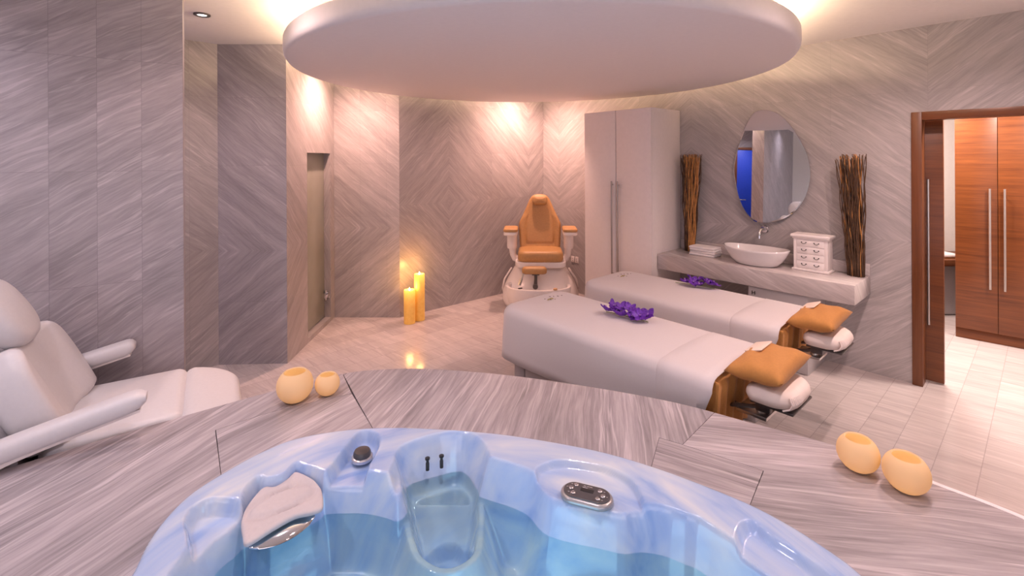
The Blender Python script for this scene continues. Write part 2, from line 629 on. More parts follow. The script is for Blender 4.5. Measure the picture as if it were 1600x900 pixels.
# dressing room behind the doorway
wall('wall_dressing_rear', (1.75, 5.78), (6.3, 5.78), M['plaster'], side=-1)
wall('wall_dressing_side', (6.3, 5.78), (6.3, 1.4), M['plaster'], side=-1)
wall('wall_dressing_near', (6.3, 1.4), (5.25, 1.62), M['plaster'], side=-1)

# unseen window added behind the viewer for fill light: frame and pane
wf = MB()
for x in (2.89, 0.89, -1.11, -3.11):
    wf.box((x, -3.65, 1.425), (0.06, 0.08, 2.15), 0.005)
for z in (0.38, 2.47):
    wf.box((-0.11, -3.65, z), (6.0, 0.08, 0.06), 0.005)
win = struct(wf.build('fill_window_1', M['white']))
def glass_mat(name, tint, rough=0.02, mixf=0.9):
    t = NT(name)
    out = t.t.nodes['Material Output']
    tr = t.n('ShaderNodeBsdfTransparent')
    tr.inputs[0].default_value = (*tint, 1)
    gl = t.n('ShaderNodeBsdfGlossy')
    gl.inputs['Roughness'].default_value = rough
    fr = t.n('ShaderNodeFresnel')
    fr.inputs[0].default_value = 1.33
    mx = t.n('ShaderNodeMixShader')
    t.l(fr.outputs[0], mx.inputs[0])
    t.l(tr.outputs[0], mx.inputs[1])
    t.l(gl.outputs[0], mx.inputs[2])
    t.l(mx.outputs[0], out.inputs['Surface'])
    return t.m
g = MB().box((-0.11, -3.65, 1.425), (5.9, 0.01, 2.1))
g.build('glass_pane', glass_mat('window_glass', (0.95, 0.97, 1.0)), win)

# floor: marble strips laid square to the vanity wall
mfloor = marble('marble_floor', slope=0.12, tile=(0.19, 0.57), off=(0, 0), stagger=True, base=(0.52, 0.465, 0.455), contrast=0.5,
                freq=0.8, rough=0.16, joint=0.004, tilevar=0.12, seed=8, jointcol=0.55, jointmix=0.55)
bm = bmesh.new()
uvl = bm.loops.layers.uv.new('UVMap')
corners = [(-6.2, -4.0), (7.0, -4.0), (7.0, 7.4), (-6.2, 7.4)]
top = [bm.verts.new((x, y, 0.0)) for x, y in corners]
bot = [bm.verts.new((x, y, -0.08)) for x, y in corners]
fl = [bm.faces.new(top), bm.faces.new(bot[::-1])]
for i in range(4):
    fl.append(bm.faces.new((bot[i], bot[(i + 1) % 4], top[(i + 1) % 4], top[i])))
for f in fl:
    for lp in f.loops:
        x, y = lp.vert.co.x - WP[0], lp.vert.co.y - WP[1]
        lp[uvl].uv = (x * WD[0] + y * WD[1], x * WN[0] + y * WN[1])
me = bpy.data.meshes.new('floor')
bm.to_mesh(me)
bm.free()
me.materials.append(mfloor)
floor = bpy.data.objects.new('floor', me)
COL.objects.link(floor)
struct(floor, 'pale marble floor laid in narrow slabs')

# ceiling with a round opening and a lit recess above it
RC = 1.79
c = MB()
N = 96
inner, outer = [], []
for k in range(N):
    a = 2 * PI * k / N
    dx, dy = math.cos(a), math.sin(a)
    ts = []
    if dx > 1e-9: ts.append((7.0 - DISC[0]) / dx)
    if dx < -1e-9: ts.append((-6.2 - DISC[0]) / dx)
    if dy > 1e-9: ts.append((7.4 - DISC[1]) / dy)
    if dy < -1e-9: ts.append((-4.0 - DISC[1]) / dy)
    t = min(ts)
    inner.append((DISC[0] + RC * dx, DISC[1] + RC * dy))
    outer.append((DISC[0] + t * dx, DISC[1] + t * dy))
c.rings([[(x, y, CEIL + 0.1) for x, y in outer], [(x, y, CEIL) for x, y in outer], [(x, y, CEIL) for x, y in inner],
         [(x, y, 3.2) for x, y in inner]], cap0=False, cap1=True)
# square off the far corners of the rectangle
for cx, cy in corners:
    ka = math.atan2(cy - DISC[1], cx - DISC[0]) % (2 * PI)
    k0 = int(ka / (2 * PI) * N)
    p, q = outer[k0 % N], outer[(k0 + 1) % N]
    c.faces([(p[0], p[1], CEIL), (cx, cy, CEIL), (q[0], q[1], CEIL)], [(0, 1, 2)])
struct(c.build('ceiling', M['plaster'], smooth=30), 'white ceiling with a round lit recess')

# suspended disc
d = MB()
R = 1.92
prof = [(0.02, 2.50), (1.0, 2.50), (R - 0.035, 2.50), (R - 0.015, 2.507), (R - 0.003, 2.525), (R, 2.545), (R, 2.615), (R - 0.006, 2.628), (R - 0.03, 2.632), (1.0, 2.632), (0.02, 2.632)]
d.lathe(prof, (DISC[0], DISC[1], 0), 128)
disc = tag(d.build('ceiling_disc', M['disc'], smooth=40), 'large round white disc hung below the lit ceiling recess', 'ceiling panel')
for a in (0.5, 2.6, 4.7):
    h = MB().tube([(DISC[0] + math.cos(a), DISC[1] + math.sin(a), 2.63), (DISC[0] + math.cos(a), DISC[1] + math.sin(a), 3.2)], 0.012, 8)
    h.build('hanger', M['steel'], disc)

# downlights
def downlight(x, y, label):
    t = thing('ceiling_downlight', label, 'downlight', (x, y, CEIL), 0, 'recessed downlights')
    r = MB()
    r.lathe([(0.030, -0.004), (0.034, -0.010), (0.046, -0.012), (0.052, -0.008), (0.052, 0.002)], seg=28)
    r.build('trim_ring', M['dark_metal'], t)
    l = MB().lathe([(0.002, -0.0055), (0.029, -0.0055), (0.029, 0.0)], seg=24)
    l.build('lens', plain('lamp_lens', (0.9, 0.9, 0.9), 0.3, emit=(1.0, 0.9, 0.85), estr=5.0), t)
    return t
dl = downlight(DOWN[0][0], DOWN[0][1], 'small round recessed downlight in the ceiling, left of the hung disc')
for x, y, e, tint in DOWN[1:]:
    dup(dl, (x, y, CEIL), 0, 'recessed ceiling downlight outside the view')

# ---------------------------------------------------------------- glass shower door
def frosted():
    t = NT('frosted_glass')
    t.b.inputs['Base Color'].default_value = (0.50, 0.50, 0.42, 1)
    t.b.inputs['Roughness'].default_value = 0.22
    t.b.inputs['Transmission Weight'].default_value = 0.35
    t.b.inputs['IOR'].default_value = 1.3
    tc = t.n('ShaderNodeTexCoord')
    nz = t.noise(tc.outputs['Object'], 3.0, 2, 0.5)
    t.l(t.ramp(nz, [(0.3, (0.46, 0.46, 0.39)), (0.7, (0.54, 0.54, 0.46))]), t.b.inputs['Base Color'])
    return t.m
def SW(y):   # the shower wall plane
    return C0[0] + (y - C0[1]) * (-1.994 - C0[0]) / (4.214 - C0[1])
gd = MB().box((SW(4.99) - 0.075, 4.993, 0.96), (0.012, 0.63, 1.81), 0.002, rot=math.atan2(C0[1] - 4.214, C0[0] + 1.994) - PI / 2)
door1 = struct(gd.build('door_1', frosted()), 'narrow frosted glass door set in the marble wall')
hg = MB()
hg.box((SW(5.25) - 0.055, 5.27, 0.30), (0.05, 0.07, 0.055), 0.006)
hg.box((SW(5.31) - 0.03, 5.30, 0.30), (0.06, 0.02, 0.075), 0.004)
hg.tube([(SW(5.31) - 0.045, 5.285, 0.245), (SW(5.31) - 0.045, 5.285, 0.355)], 0.011, 10)
hg.build('door_hinge', M['chrome'], door1)

# ---------------------------------------------------------------- door at the end of the passage, blue light put into its colour, seen in the mirror
bd = MB().box((-3.985, 2.30, 1.165), (0.045, 0.84, 2.33), 0.004)
door2 = struct(bd.build('door_2', M['blue_door']), 'door with bright blue light in its colour at the end of the side passage')
fr = MB()
fr.box((-3.98, 2.745, 1.195), (0.06, 0.05, 2.39), 0.004)
fr.box((-3.98, 1.86, 1.195), (0.06, 0.05, 2.39), 0.004)
fr.box((-3.98, 2.30, 2.365), (0.06, 0.84, 0.06), 0.004)
fr.build('door_frame', M['wood_frame'], door2)
hd = MB().tube([(-3.955, 2.66, 1.22), (-3.90, 2.66, 1.22), (-3.895, 2.65, 1.22), (-3.895, 2.54, 1.22)], 0.011, 10)
hd.lathe([(0.002, 0), (0.026, 0), (0.026, 0.008), (0.002, 0.008)], (-3.962, 2.66, 1.22), 20, Matrix.Rotation(PI / 2, 3, 'Y'))
hd.build('door_handle', M['chrome'], door2)

# ---------------------------------------------------------------- doorway to the dressing room
def lbox(mb, s0, s1, o0, o1, z0, z1, bevel=0.003):
    x, y = WS((s0 + s1) / 2, (o0 + o1) / 2)
    mb.box((x, y, (z0 + z1) / 2), (abs(s1 - s0), abs(o1 - o0), z1 - z0), bevel, WROT)
    return mb
dfm = MB()
df = thing('door_frame', 'reddish wooden frame around the dressing room doorway', 'door frame', (*WS(4.1, 0), 0), WROT)
def L(mb, s0, s1, o0, o1, z0, z1, bevel=0.003, base=4.1):
    """box in the frame of the vanity wall, relative to s = base"""
    mb.box(((s0 + s1) / 2 - base, -(o0 + o1) / 2, (z0 + z1) / 2), (abs(s1 - s0), abs(o1 - o0), z1 - z0), bevel)
    return mb
j = MB(); L(j, 4.10, 4.165, -0.11, 0.018, 0.0, 2.15); j.build('jamb', M['wood_frame'], df)
j = MB(); L(j, 5.285, 5.35, -0.11, 0.018, 0.0, 2.15); j.build('jamb', M['wood_frame'], df)
j = MB(); L(j, 4.165, 5.285, -0.11, 0.018, 2.085, 2.15); j.build('head_rail', wood('teak_head', (0.12, 0.038, 0.012), (0.18, 0.060, 0.020), 0), df)

sl = thing('sliding_door', 'wooden sliding door panel half hidden behind the doorway jamb', 'door', (*WS(3.6, 0), 0), WROT)
j = MB(); L(j, 3.55, 4.272, -0.175, -0.135, 0.012, 2.10, 0.002, 3.6); j.build('door_panel', M['wood'], sl)
j = MB()
j.tube([(4.182 - 3.6, 0.128, 0.46), (4.182 - 3.6, 0.128, 1.62)], 0.009, 10)
for z in (0.52, 1.56):
    j.tube([(4.182 - 3.6, 0.128, z), (4.182 - 3.6, 0.138, z)], 0.006, 8)
j.build('door_handle', M['steel'], sl)

# built-in wardrobe in the dressing room
I0, I1 = (4.413, 4.754), (4.744, 4.426)
irot = math.atan2(I1[1] - I0[1], I1[0] - I0[0])
iw = thing('wooden_wardrobe', 'tall reddish wooden wardrobe with two long bar handles beyond the doorway', 'wardrobe', (I0[0], I0[1], 0), irot)
MB().box((0.75, 0.31, 0.05), (1.5, 0.56, 0.10), 0.003).build('plinth', M['wood'], iw)
MB().box((0.75, 0.31, 1.25), (1.5, 0.57, 2.30), 0.003).build('body', M['wood'], iw)
for s0, s1, hs in ((0.002, 0.298, 0.247), (0.302, 0.748, 0.346), (0.752, 1.498, 0.85)):
    dr = MB().box(((s0 + s1) / 2, 0.011, 1.25), (s1 - s0, 0.022, 2.29), 0.002).build('wardrobe_door', M['wood'], iw)
    hh = MB().tube([(hs, -0.035, 0.525), (hs, -0.035, 1.49)], 0.009, 10)
    for z in (0.58, 1.43):
        hh.tube([(hs, -0.035, z), (hs, 0.0, z)], 0.006, 8)
    hh.build('handle', M['steel'], dr)

sh = thing('dressing_shelf', 'dark edged shelf against the wall of the dressing room', 'shelf', (4.7, 5.5, 0), 0)
MB().box((0.1, 0, 0.625), (1.3, 0.5, 0.07), 0.004).build('shelf_board', M['wood'], sh)
MB().box((0.1, 0.08, 0.30), (1.2, 0.34, 0.58), 0.004).build('cabinet_body', M['grey_panel'], sh)
tw = MB()
tw.box((4.82, 5.45, 0.685), (0.34, 0.24, 0.05), 0.02, seg=3)
tag(tw.build('folded_towel', M['towel']), 'folded white towel on the dressing room shelf', 'towel')

# ---------------------------------------------------------------- raised deck around the whirlpool
DECK_EDGE = [(-1.994, 1.851), (-1.873, 1.959), (-1.737, 2.08), (-1.579, 2.211), (-1.388, 2.366), (-1.262, 2.462), (-1.136, 2.552), (-0.941, 2.679), (-0.755, 2.722), (-0.556, 2.732), (-0.296, 2.7), (-0.006, 2.637), (0.333, 2.529), (0.641, 2.41), (0.859, 2.302), (1.046, 2.176), (1.216, 2.068), (1.364, 1.962), (1.482, 1.847), (1.563, 1.745), (1.637, 1.666), (1.699, 1.588)]
TUB_EDGE = [(-1.097, 1.366), (-1.138, 1.48), (-1.155, 1.591), (-1.145, 1.697), (-1.086, 1.829), (-1.026, 1.923), (-0.948, 2.005), (-0.835, 2.059), (-0.681, 2.094), (-0.514, 2.103), (-0.343, 2.091), (-0.173, 2.07), (-0.006, 2.038), (0.206, 1.977), (0.379, 1.912), (0.555, 1.816), (0.688, 1.723), (0.804, 1.63), (0.884, 1.541), (0.945, 1.445), (0.985, 1.354)]
WATERLINE = [(-0.954, 1.502), (-0.93, 1.581), (-0.912, 1.626), (-0.864, 1.617), (-0.789, 1.666), (-0.711, 1.748), (-0.702, 1.773), (-0.628, 1.779), (-0.543, 1.775), (-0.465, 1.753), (-0.422, 1.737), (-0.399, 1.784), (-0.417, 1.887), (-0.381, 1.923), (-0.296, 1.961), (-0.225, 1.984), (-0.182, 1.949), (-0.148, 1.878), (-0.106, 1.849), (-0.007, 1.804), (0.053, 1.762), (0.102, 1.683), (0.17, 1.646), (0.296, 1.61), (0.367, 1.589), (0.422, 1.596), (0.493, 1.583), (0.554, 1.548), (0.609, 1.505), (0.733, 1.377)]
WELL = [(-0.426, 1.915), (-0.398, 1.811), (-0.358, 1.689), (-0.308, 1.602), (-0.222, 1.559), (-0.146, 1.601), (-0.129, 1.687), (-0.14, 1.877), (-0.179, 1.97), (-0.228, 2.01), (-0.301, 1.995), (-0.387, 1.953)]
WELLC = [(-0.245, 1.768)]
RING = [(-0.45, 1.623), (-0.464, 1.733), (-0.465, 1.821), (-0.457, 1.89), (-0.429, 1.947), (-0.381, 1.994), (-0.316, 2.025), (-0.245, 2.02), (-0.187, 1.979), (-0.139, 1.911), (-0.111, 1.825), (-0.098, 1.713), (-0.102, 1.62), (-0.196, 1.416), (-0.32, 1.463)]
SHELF = [(-0.647, 1.624), (-0.703, 1.779), (-0.702, 1.852), (-0.693, 1.916), (-0.68, 1.992), (-0.665, 2.047), (-0.626, 2.06), (-0.582, 2.032), (-0.557, 1.974), (-0.557, 1.911), (-0.563, 1.851), (-0.553, 1.803), (-0.521, 1.76), (-0.476, 1.684), (-0.43, 1.58), (-0.536, 1.58)]
LSHELF = [(-0.923, 1.366), (-1.017, 1.491), (-1.066, 1.548), (-1.085, 1.598), (-1.078, 1.63), (-1.058, 1.651), (-1.018, 1.656), (-0.966, 1.656), (-0.927, 1.626), (-0.823, 1.466), (-0.831, 1.365)]
POCKET = [(-0.916, 1.591), (-0.947, 1.662), (-0.962, 1.719), (-0.951, 1.774), (-0.919, 1.767), (-0.885, 1.78), (-0.86, 1.802), (-0.847, 1.854), (-0.807, 1.842), (-0.752, 1.823), (-0.706, 1.786), (-0.639, 1.615), (-0.7, 1.52), (-0.786, 1.47), (-0.828, 1.475)]
POD = [(0.086, 1.809), (0.11, 1.835), (0.148, 1.854), (0.193, 1.857), (0.242, 1.849), (0.302, 1.833), (0.359, 1.811), (0.41, 1.771), (0.44, 1.723), (0.447, 1.662), (0.439, 1.617), (0.366, 1.583), (0.287, 1.561), (0.266, 1.514), (0.18, 1.54), (0.174, 1.595), (0.143, 1.633), (0.096, 1.686), (0.083, 1.745)]
PAD = [(-0.925, 1.618), (-0.939, 1.671), (-0.933, 1.744), (-0.917, 1.768), (-0.886, 1.771), (-0.862, 1.806), (-0.846, 1.846), (-0.799, 1.835), (-0.737, 1.798), (-0.703, 1.753), (-0.679, 1.694), (-0.705, 1.669), (-0.759, 1.649), (-0.809, 1.594), (-0.858, 1.533), (-0.892, 1.567)]
BLADE = [(-0.883, 1.601), (-0.726, 1.73)]
PANEL = [(0.174, 1.72), (0.341, 1.649), (0.258, 1.684), (0.289, 1.757), (0.231, 1.616)]
PANELB = [(0.219, 1.731), (0.201, 1.712), (0.208, 1.684), (0.308, 1.696), (0.315, 1.67), (0.295, 1.65)]
PANELD = [(0.237, 1.71), (0.282, 1.69), (0.275, 1.674), (0.231, 1.697)]
KNOB = [(-0.617, 1.944), (-0.653, 1.944), (-0.58, 1.944)]
NOZ = [(-0.352, 1.951), (-0.297, 1.967)]
MIRROR = [(2.986, 2.258), (2.913, 2.24), (2.854, 2.16), (2.777, 1.977), (2.73, 1.806), (2.714, 1.664), (2.737, 1.507), (2.774, 1.368), (2.834, 1.255), (2.908, 1.185), (2.995, 1.17), (3.093, 1.19), (3.202, 1.242), (3.294, 1.329), (3.359, 1.447), (3.393, 1.59), (3.395, 1.689), (3.367, 1.83), (3.31, 1.96), (3.232, 2.093), (3.153, 2.186), (3.071, 2.239)]
DZ = 0.60
TUB_IN = [(0.985, 1.354), (1.0, 1.2), (0.96, 0.98), (0.82, 0.78), (0.55, 0.62), (0.2, 0.55), (-0.15, 0.55), (-0.5, 0.62), (-0.8, 0.8), (-1.0, 1.05), (-1.07, 1.25)]
TUB_OUT = catmull(TUB_EDGE[:-1] + TUB_IN, 4)
deck_out = catmull(DECK_EDGE, 4, closed=False)
deck_out = [(-2.55, 0.2), (-2.5, 0.9), (-2.28, 1.5)] + deck_out + [(1.86, 1.30), (1.98, 0.9), (2.02, 0.3)]
DC = (-0.10, 1.15)
def polar_r(poly, a, closed):
    """radius of a star-shaped outline about DC in direction a"""
    best = None
    n = len(poly)
    dx, dy = math.cos(a), math.sin(a)
    for i in range(n if closed else n - 1):
        ax, ay = poly[i][0] - DC[0], poly[i][1] - DC[1]
        bx, by = poly[(i + 1) % n][0] - DC[0], poly[(i + 1) % n][1] - DC[1]
        ex, ey = bx - ax, by - ay
        den = dx * ey - dy * ex
        if abs(den) < 1e-12:
            continue
        t = (ax * ey - ay * ex) / den
        s = (ax * dy - ay * dx) / den
        if t > 0 and -1e-6 <= s <= 1 + 1e-6:
            best = t if best is None else max(best, t)
    return best
deck_full = deck_out + [(2.02, -0.75), (-2.55, -0.75)]
mdeck = marble('marble_deck', slope=0.10, tile=(50.0, 50.0), off=(-25, -25), base=(0.40, 0.365, 0.385), contrast=1.4, freq=0.75, stretch=0.55, rough=0.25,
               joint=0, tilevar=0.0, seed=11)
GAP = 0.0022
# slab: start angle (inner, outer), end angle (inner, outer), radial fractions, direction of the veins (deg), vein offset, open joint on the (inner, outer) side
SLABS = [(118.2, 119.3, 147.3, 141.6, 0.0, 0.61, 66, 1, 0, 1), (147.3, 141.6, 250, 250, 0.0, 0.61, 77, 0, 0, 0), (119.3, 119.3, 250, 250, 0.61, 1.0, 77, 0, 0, 0),
         (47.3, 51.0, 118.2, 118.9, 0.0, 0.42, 84, 4, 0, 0), (46.3, 46.3, 118.9, 119.3, 0.42, 1.0, 84, 4, 0, 0),
         (27.8, 32.6, 47.3, 51.0, 0.0, 0.42, -24, 5, 0, 1), (-70, -70, 27.8, 32.6, 0.0, 0.42, -5, 7, 0, 0), (-70, -70, 46.3, 46.3, 0.42, 1.0, -5, 7, 0, 0),
         (250, 250, 290, 290, 0.0, 1.0, 10, 8, 0, 0)]
bm = bmesh.new()
uvl = bm.loops.layers.uv.new('UVMap')
def deck_pt(a, f):
    r0 = polar_r(TUB_OUT, a, True) - 0.010
    r1 = polar_r(deck_full, a, True)
    r = r0 + (r1 - r0) * f
    return (DC[0] + r * math.cos(a), DC[1] + r * math.sin(a))
for a0i, a0o, a1i, a1o, f0, f1, ang, k, ji, jo in SLABS:
    n = max(4, int((a1i - a0i) / 1.5))
    ca, sa = math.cos(math.radians(ang)), math.sin(math.radians(ang))
    lo, hi = [], []
    for i in range(n + 1):
        ai = math.radians(a0i + (a1i - a0i) * i / n)
        ao = math.radians(a0o + (a1o - a0o) * i / n)
        e = 0.0009 if i == 0 else (-0.0009 if i == n else 0.0)
        lo.append(deck_pt(ai + e, f0 + 0.003 * ji)); hi.append(deck_pt(ao + e, f1 - 0.004 * jo))
    def mk(p, z):
        return bm.verts.new((p[0], p[1], z))
    vt = [[mk(p, DZ) for p in lo], [mk(p, DZ) for p in hi]]
    vb = [[mk(p, DZ - 0.03) for p in lo], [mk(p, DZ - 0.03) for p in hi]]
    fs = []
    for i in range(n):
        fs.append(bm.faces.new((vt[0][i], vt[0][i + 1], vt[1][i + 1], vt[1][i])))
        fs.append(bm.faces.new((vb[0][i], vb[1][i], vb[1][i + 1], vb[0][i + 1])))
        fs.append(bm.faces.new((vt[1][i], vt[1][i + 1], vb[1][i + 1], vb[1][i])))
        fs.append(bm.faces.new((vt[0][i + 1], vt[0][i], vb[0][i], vb[0][i + 1])))
    fs.append(bm.faces.new((vt[0][0], vt[1][0], vb[1][0], vb[0][0])))
    fs.append(bm.faces.new((vt[1][n], vt[0][n], vb[0][n], vb[1][n])))
    for f in fs:
        for lp in f.loops:
            p = lp.vert.co
            lp[uvl].uv = (p.x * ca + p.y * sa + k * 1.7, -p.x * sa + p.y * ca + k * 3.1 + (p.z - DZ))
bmesh.ops.recalc_face_normals(bm, faces=bm.faces)
me = bpy.data.meshes.new('spa_deck')
bm.to_mesh(me); bm.free()
me.materials.append(mdeck)
deck = bpy.data.objects.new('spa_deck', me)
COL.objects.link(deck)
tag(deck, 'raised grey veined marble deck surrounding the blue whirlpool tub', 'deck')
# the body that carries the slabs
bodyr = []
bt = MB()
ring_o = [deck_pt(2 * PI * i / 180, 0.985) for i in range(180)]
ring_i = [deck_pt(2 * PI * i / 180, 0.004) for i in range(180)]
bt.rings([[(x, y, 0.0) for x, y in ring_i], [(x, y, 0.0) for x, y in ring_o], [(x, y, DZ - 0.031) for x, y in ring_o],
          [(x, y, DZ - 0.031) for x, y in ring_i], [(x, y, 0.0) for x, y in ring_i]], cap0=False, cap1=False)
bt.build('deck_base', M['joint_dark'], deck, smooth=30)

# highlight on the deck's right-hand edge, put in as a pale strip
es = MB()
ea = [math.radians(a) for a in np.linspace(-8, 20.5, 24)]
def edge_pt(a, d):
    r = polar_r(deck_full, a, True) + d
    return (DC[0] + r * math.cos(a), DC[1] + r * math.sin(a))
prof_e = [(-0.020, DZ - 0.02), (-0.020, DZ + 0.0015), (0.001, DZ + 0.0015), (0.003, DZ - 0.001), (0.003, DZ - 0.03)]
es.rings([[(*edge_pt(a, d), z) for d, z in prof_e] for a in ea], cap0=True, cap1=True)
es.build('edge_highlight', plain('pale_edge_highlight', (0.82, 0.78, 0.80), 0.3), deck)

# ---------------------------------------------------------------- whirlpool tub
def tub_mat():
    t = NT('marbled_blue_acrylic')
    tc = t.n('ShaderNodeTexCoord')
    sep = t.n('ShaderNodeSeparateXYZ')
    t.l(tc.outputs['Object'], sep.inputs[0])
    x, y, z = sep.outputs
    # swirls drawn out around the rim
    a = t.math('ARCTAN2', t.math('SUBTRACT', y, 1.1), t.math('ADD', x, 0.1))
    r = t.math('SQRT', t.math('ADD', t.math('POWER', t.math('SUBTRACT', y, 1.1), 2.0), t.math('POWER', t.math('ADD', x, 0.1), 2.0)))
    n1 = t.noise(t.xyz(t.math('MULTIPLY', a, 1.1), t.math('MULTIPLY', r, 4.5), t.math('MULTIPLY', z, 2.0)), 1.6, 4, 0.5, 0.9)
    n2 = t.noise(t.xyz(t.math('MULTIPLY', a, 2.0), t.math('MULTIPLY', r, 12.0), z), 1.5, 3, 0.5, 0.5)
    f = t.math('ADD', t.math('MULTIPLY', n1, 0.75), t.math('MULTIPLY', n2, 0.25))
    t.l(t.ramp(f, [(0.32, (0.24, 0.39, 0.74)), (0.43, (0.42, 0.55, 0.80)), (0.54, (0.54, 0.64, 0.80)), (0.68, (0.72, 0.76, 0.80))]), t.b.inputs['Base Color'])
    t.b.inputs['Roughness'].default_value = 0.12
    t.b.inputs['Coat Weight'].default_value = 0.6
    t.b.inputs['Coat Roughness'].default_value = 0.04
    return t.m

def in_poly_sd(X, Y, p, sub=4):
    return sdf(X, Y, catmull(p, sub))

NX, NY = 440, 320
gx = np.linspace(-1.19, 1.03, NX)
gy = np.linspace(0.52, 2.13, NY)
X, Y = np.meshgrid(gx, gy)
sO = -sdf(X, Y, TUB_OUT)                                   # distance inside the rim
WL_POLY = WATERLINE[:-1] + [(0.76, 1.28), (0.76, 1.1), (0.66, 0.95), (0.4, 0.82), (0.05, 0.76), (-0.35, 0.78), (-0.68, 0.92), (-0.86, 1.12), (-0.93, 1.32)]
sW = in_poly_sd(X, Y, WL_POLY, 3)
sWell = in_poly_sd(X, Y, WELL)
rim = DZ + 0.028 * np.sqrt(np.clip(1 - (1 - np.clip(sO / 0.028, 0, 1)) ** 2, 0, 1)) - 0.010 * sst(sO, 0.05, 0.25)
def lower(z, poly, depth, w=0.022, sub=4):
    s = -in_poly_sd(X, Y, poly, sub)
    return z - depth * sst(s, -w * 0.5, w)
zz = rim.copy()
zz = lower(zz, SHELF, 0.055, 0.014)
zz = lower(zz, LSHELF, 0.055, 0.014)
zz = np.minimum(zz, lower(zz, POCKET, 0.075, 0.012))
zz = lower(zz, RING, 0.060, 0.028)
zz = lower(zz, POD, 0.026, 0.010)
# dolphin shaped groove on the right rim
zz = lower(zz, [(0.60, 1.30), (0.66, 1.42), (0.72, 1.52), (0.775, 1.535), (0.80, 1.48), (0.855, 1.40), (0.90, 1.30), (0.86, 1.22)], 0.030, 0.02)
# wall down to the water and the seats under it
def smin(a, b, k):
    h = np.clip(0.5 + 0.5 * (b - a) / k, 0, 1)
    return b + (a - b) * h - k * h * (1 - h)
def smax(a, b, k):
    return -smin(-a, -b, k)
wallz = 0.48 + sW * 3.4
depth = -sW
seat = 0.31 - 0.20 * sst(depth, 0.36, 0.50) + 0.035 * np.sin(X * 9.0 + 0.6) * np.cos(Y * 7.0) * sst(depth, 0.05, 0.2)
# moulded seat back pads under water
seat += 0.06 * np.exp(-(((X + 0.52) / 0.16) ** 2 + ((Y - 1.44) / 0.10) ** 2) ** 2)
seat += 0.05 * np.exp(-(((X - 0.10) / 0.16) ** 2 + ((Y - 1.46) / 0.10) ** 2) ** 2)
zb = smax(wallz, seat, 0.05)
zz = smin(zz, zb, 0.014)
# ridge and the deep well of the skimmer bay
ridge = 0.462 - 2.2 * np.clip(sWell - 0.02, 0, 1)
zz = np.where(sWell < 0.14, smax(zz, np.where(Y < 1.9, ridge, -1.0), 0.03), zz)
wellz = smax(0.47 + 3.2 * sWell, 0.335 + 0.10 * sst(Y, 1.78, 1.93), 0.03)
zz = smin(zz, np.where(sWell < 0.06, wellz, 9.0), 0.018)
rc = np.sqrt((X - WELLC[0][0]) ** 2 + (Y - WELLC[0][1] + 0.045) ** 2)
zz = zz - 0.05 * (1 - sst(rc, 0.072, 0.085)) * (sWell < 0)
# a ring jet under water
for jx, jy, jr in ((-0.52, 1.42, 0.075), (0.12, 1.42, 0.07)):
    rj = np.sqrt((X - jx) ** 2 + (Y - jy) ** 2)
    zz = zz - 0.018 * np.exp(-((rj - jr) / 0.012) ** 2)
keep = sO > -0.001
bm = bmesh.new()
idx = {}
for j in range(NY):
    for i in range(NX):
        if keep[j, i]:
            idx[(i, j)] = bm.verts.new((gx[i], gy[j], float(zz[j, i])))
for j in range(NY - 1):
    for i in range(NX - 1):
        q = [idx.get(k) for k in ((i, j), (i + 1, j), (i + 1, j + 1), (i, j + 1))]
        if all(q):
            bm.faces.new(q)
# draw the stair-stepped border onto the smooth outline and close it down to the deck
border = [v for v in bm.verts if v.is_boundary]
TO = np.array(TUB_OUT)
TN = np.roll(TO, -1, axis=0)
for v in border:
    p = np.array((v.co.x, v.co.y))
    e = TN - TO
    t = np.clip(((p - TO) * e).sum(1) / ((e * e).sum(1) + 1e-12), 0, 1)
    qn = TO + e * t[:, None]
    k = ((qn - p) ** 2).sum(1).argmin()
    v.co.x, v.co.y, v.co.z = qn[k][0], qn[k][1], DZ + 0.001
bmesh.ops.recalc_face_normals(bm, faces=bm.faces)
me = bpy.data.meshes.new('tub_shell')
bm.to_mesh(me); bm.free()
me.shade_smooth()
me.materials.append(tub_mat())
tub = thing('whirlpool_tub', 'sunken blue whirlpool bath filled with water in the marble deck', 'hot tub', (0, 0, 0))
shell = bpy.data.objects.new('tub_shell', me)
COL.objects.link(shell)
shell.parent = tub

# water
def water_mat():
    m = glass_mat('spa_water', (0.84, 1.0, 1.0), 0.01)
    t = m.node_tree
    tc = t.nodes.new('ShaderNodeTexCoord')
    nz = t.nodes.new('ShaderNodeTexNoise')
    nz.inputs['Scale'].default_value = 6.0
    t.links.new(tc.outputs['Object'], nz.inputs['Vector'])
    b = t.nodes.new('ShaderNodeBump')
    b.inputs['Strength'].default_value = 0.06
    b.inputs['Distance'].default_value = 0.02
    t.links.new(nz.outputs[0], b.inputs['Height'])
    for n in t.nodes:
        if n.bl_idname in ('ShaderNodeBsdfGlossy', 'ShaderNodeFresnel'):
            t.links.new(b.outputs[0], n.inputs['Normal'])
    return m
wp = catmull(WL_POLY, 3)
cw = (-0.1, 1.2)
wv = []
for x, y in wp:
    v = Vector((x - cw[0], y - cw[1]))
    v = v * ((v.length + 0.03) / v.length)
    wv.append((cw[0] + v.x, cw[1] + v.y, 0.48))
w = MB()
w.faces(wv + [(cw[0], cw[1], 0.48)], [(i, (i + 1) % len(wv), len(wv)) for i in range(len(wv))])
wm = water_mat()
w.build('water', wm, tub, smooth=0)

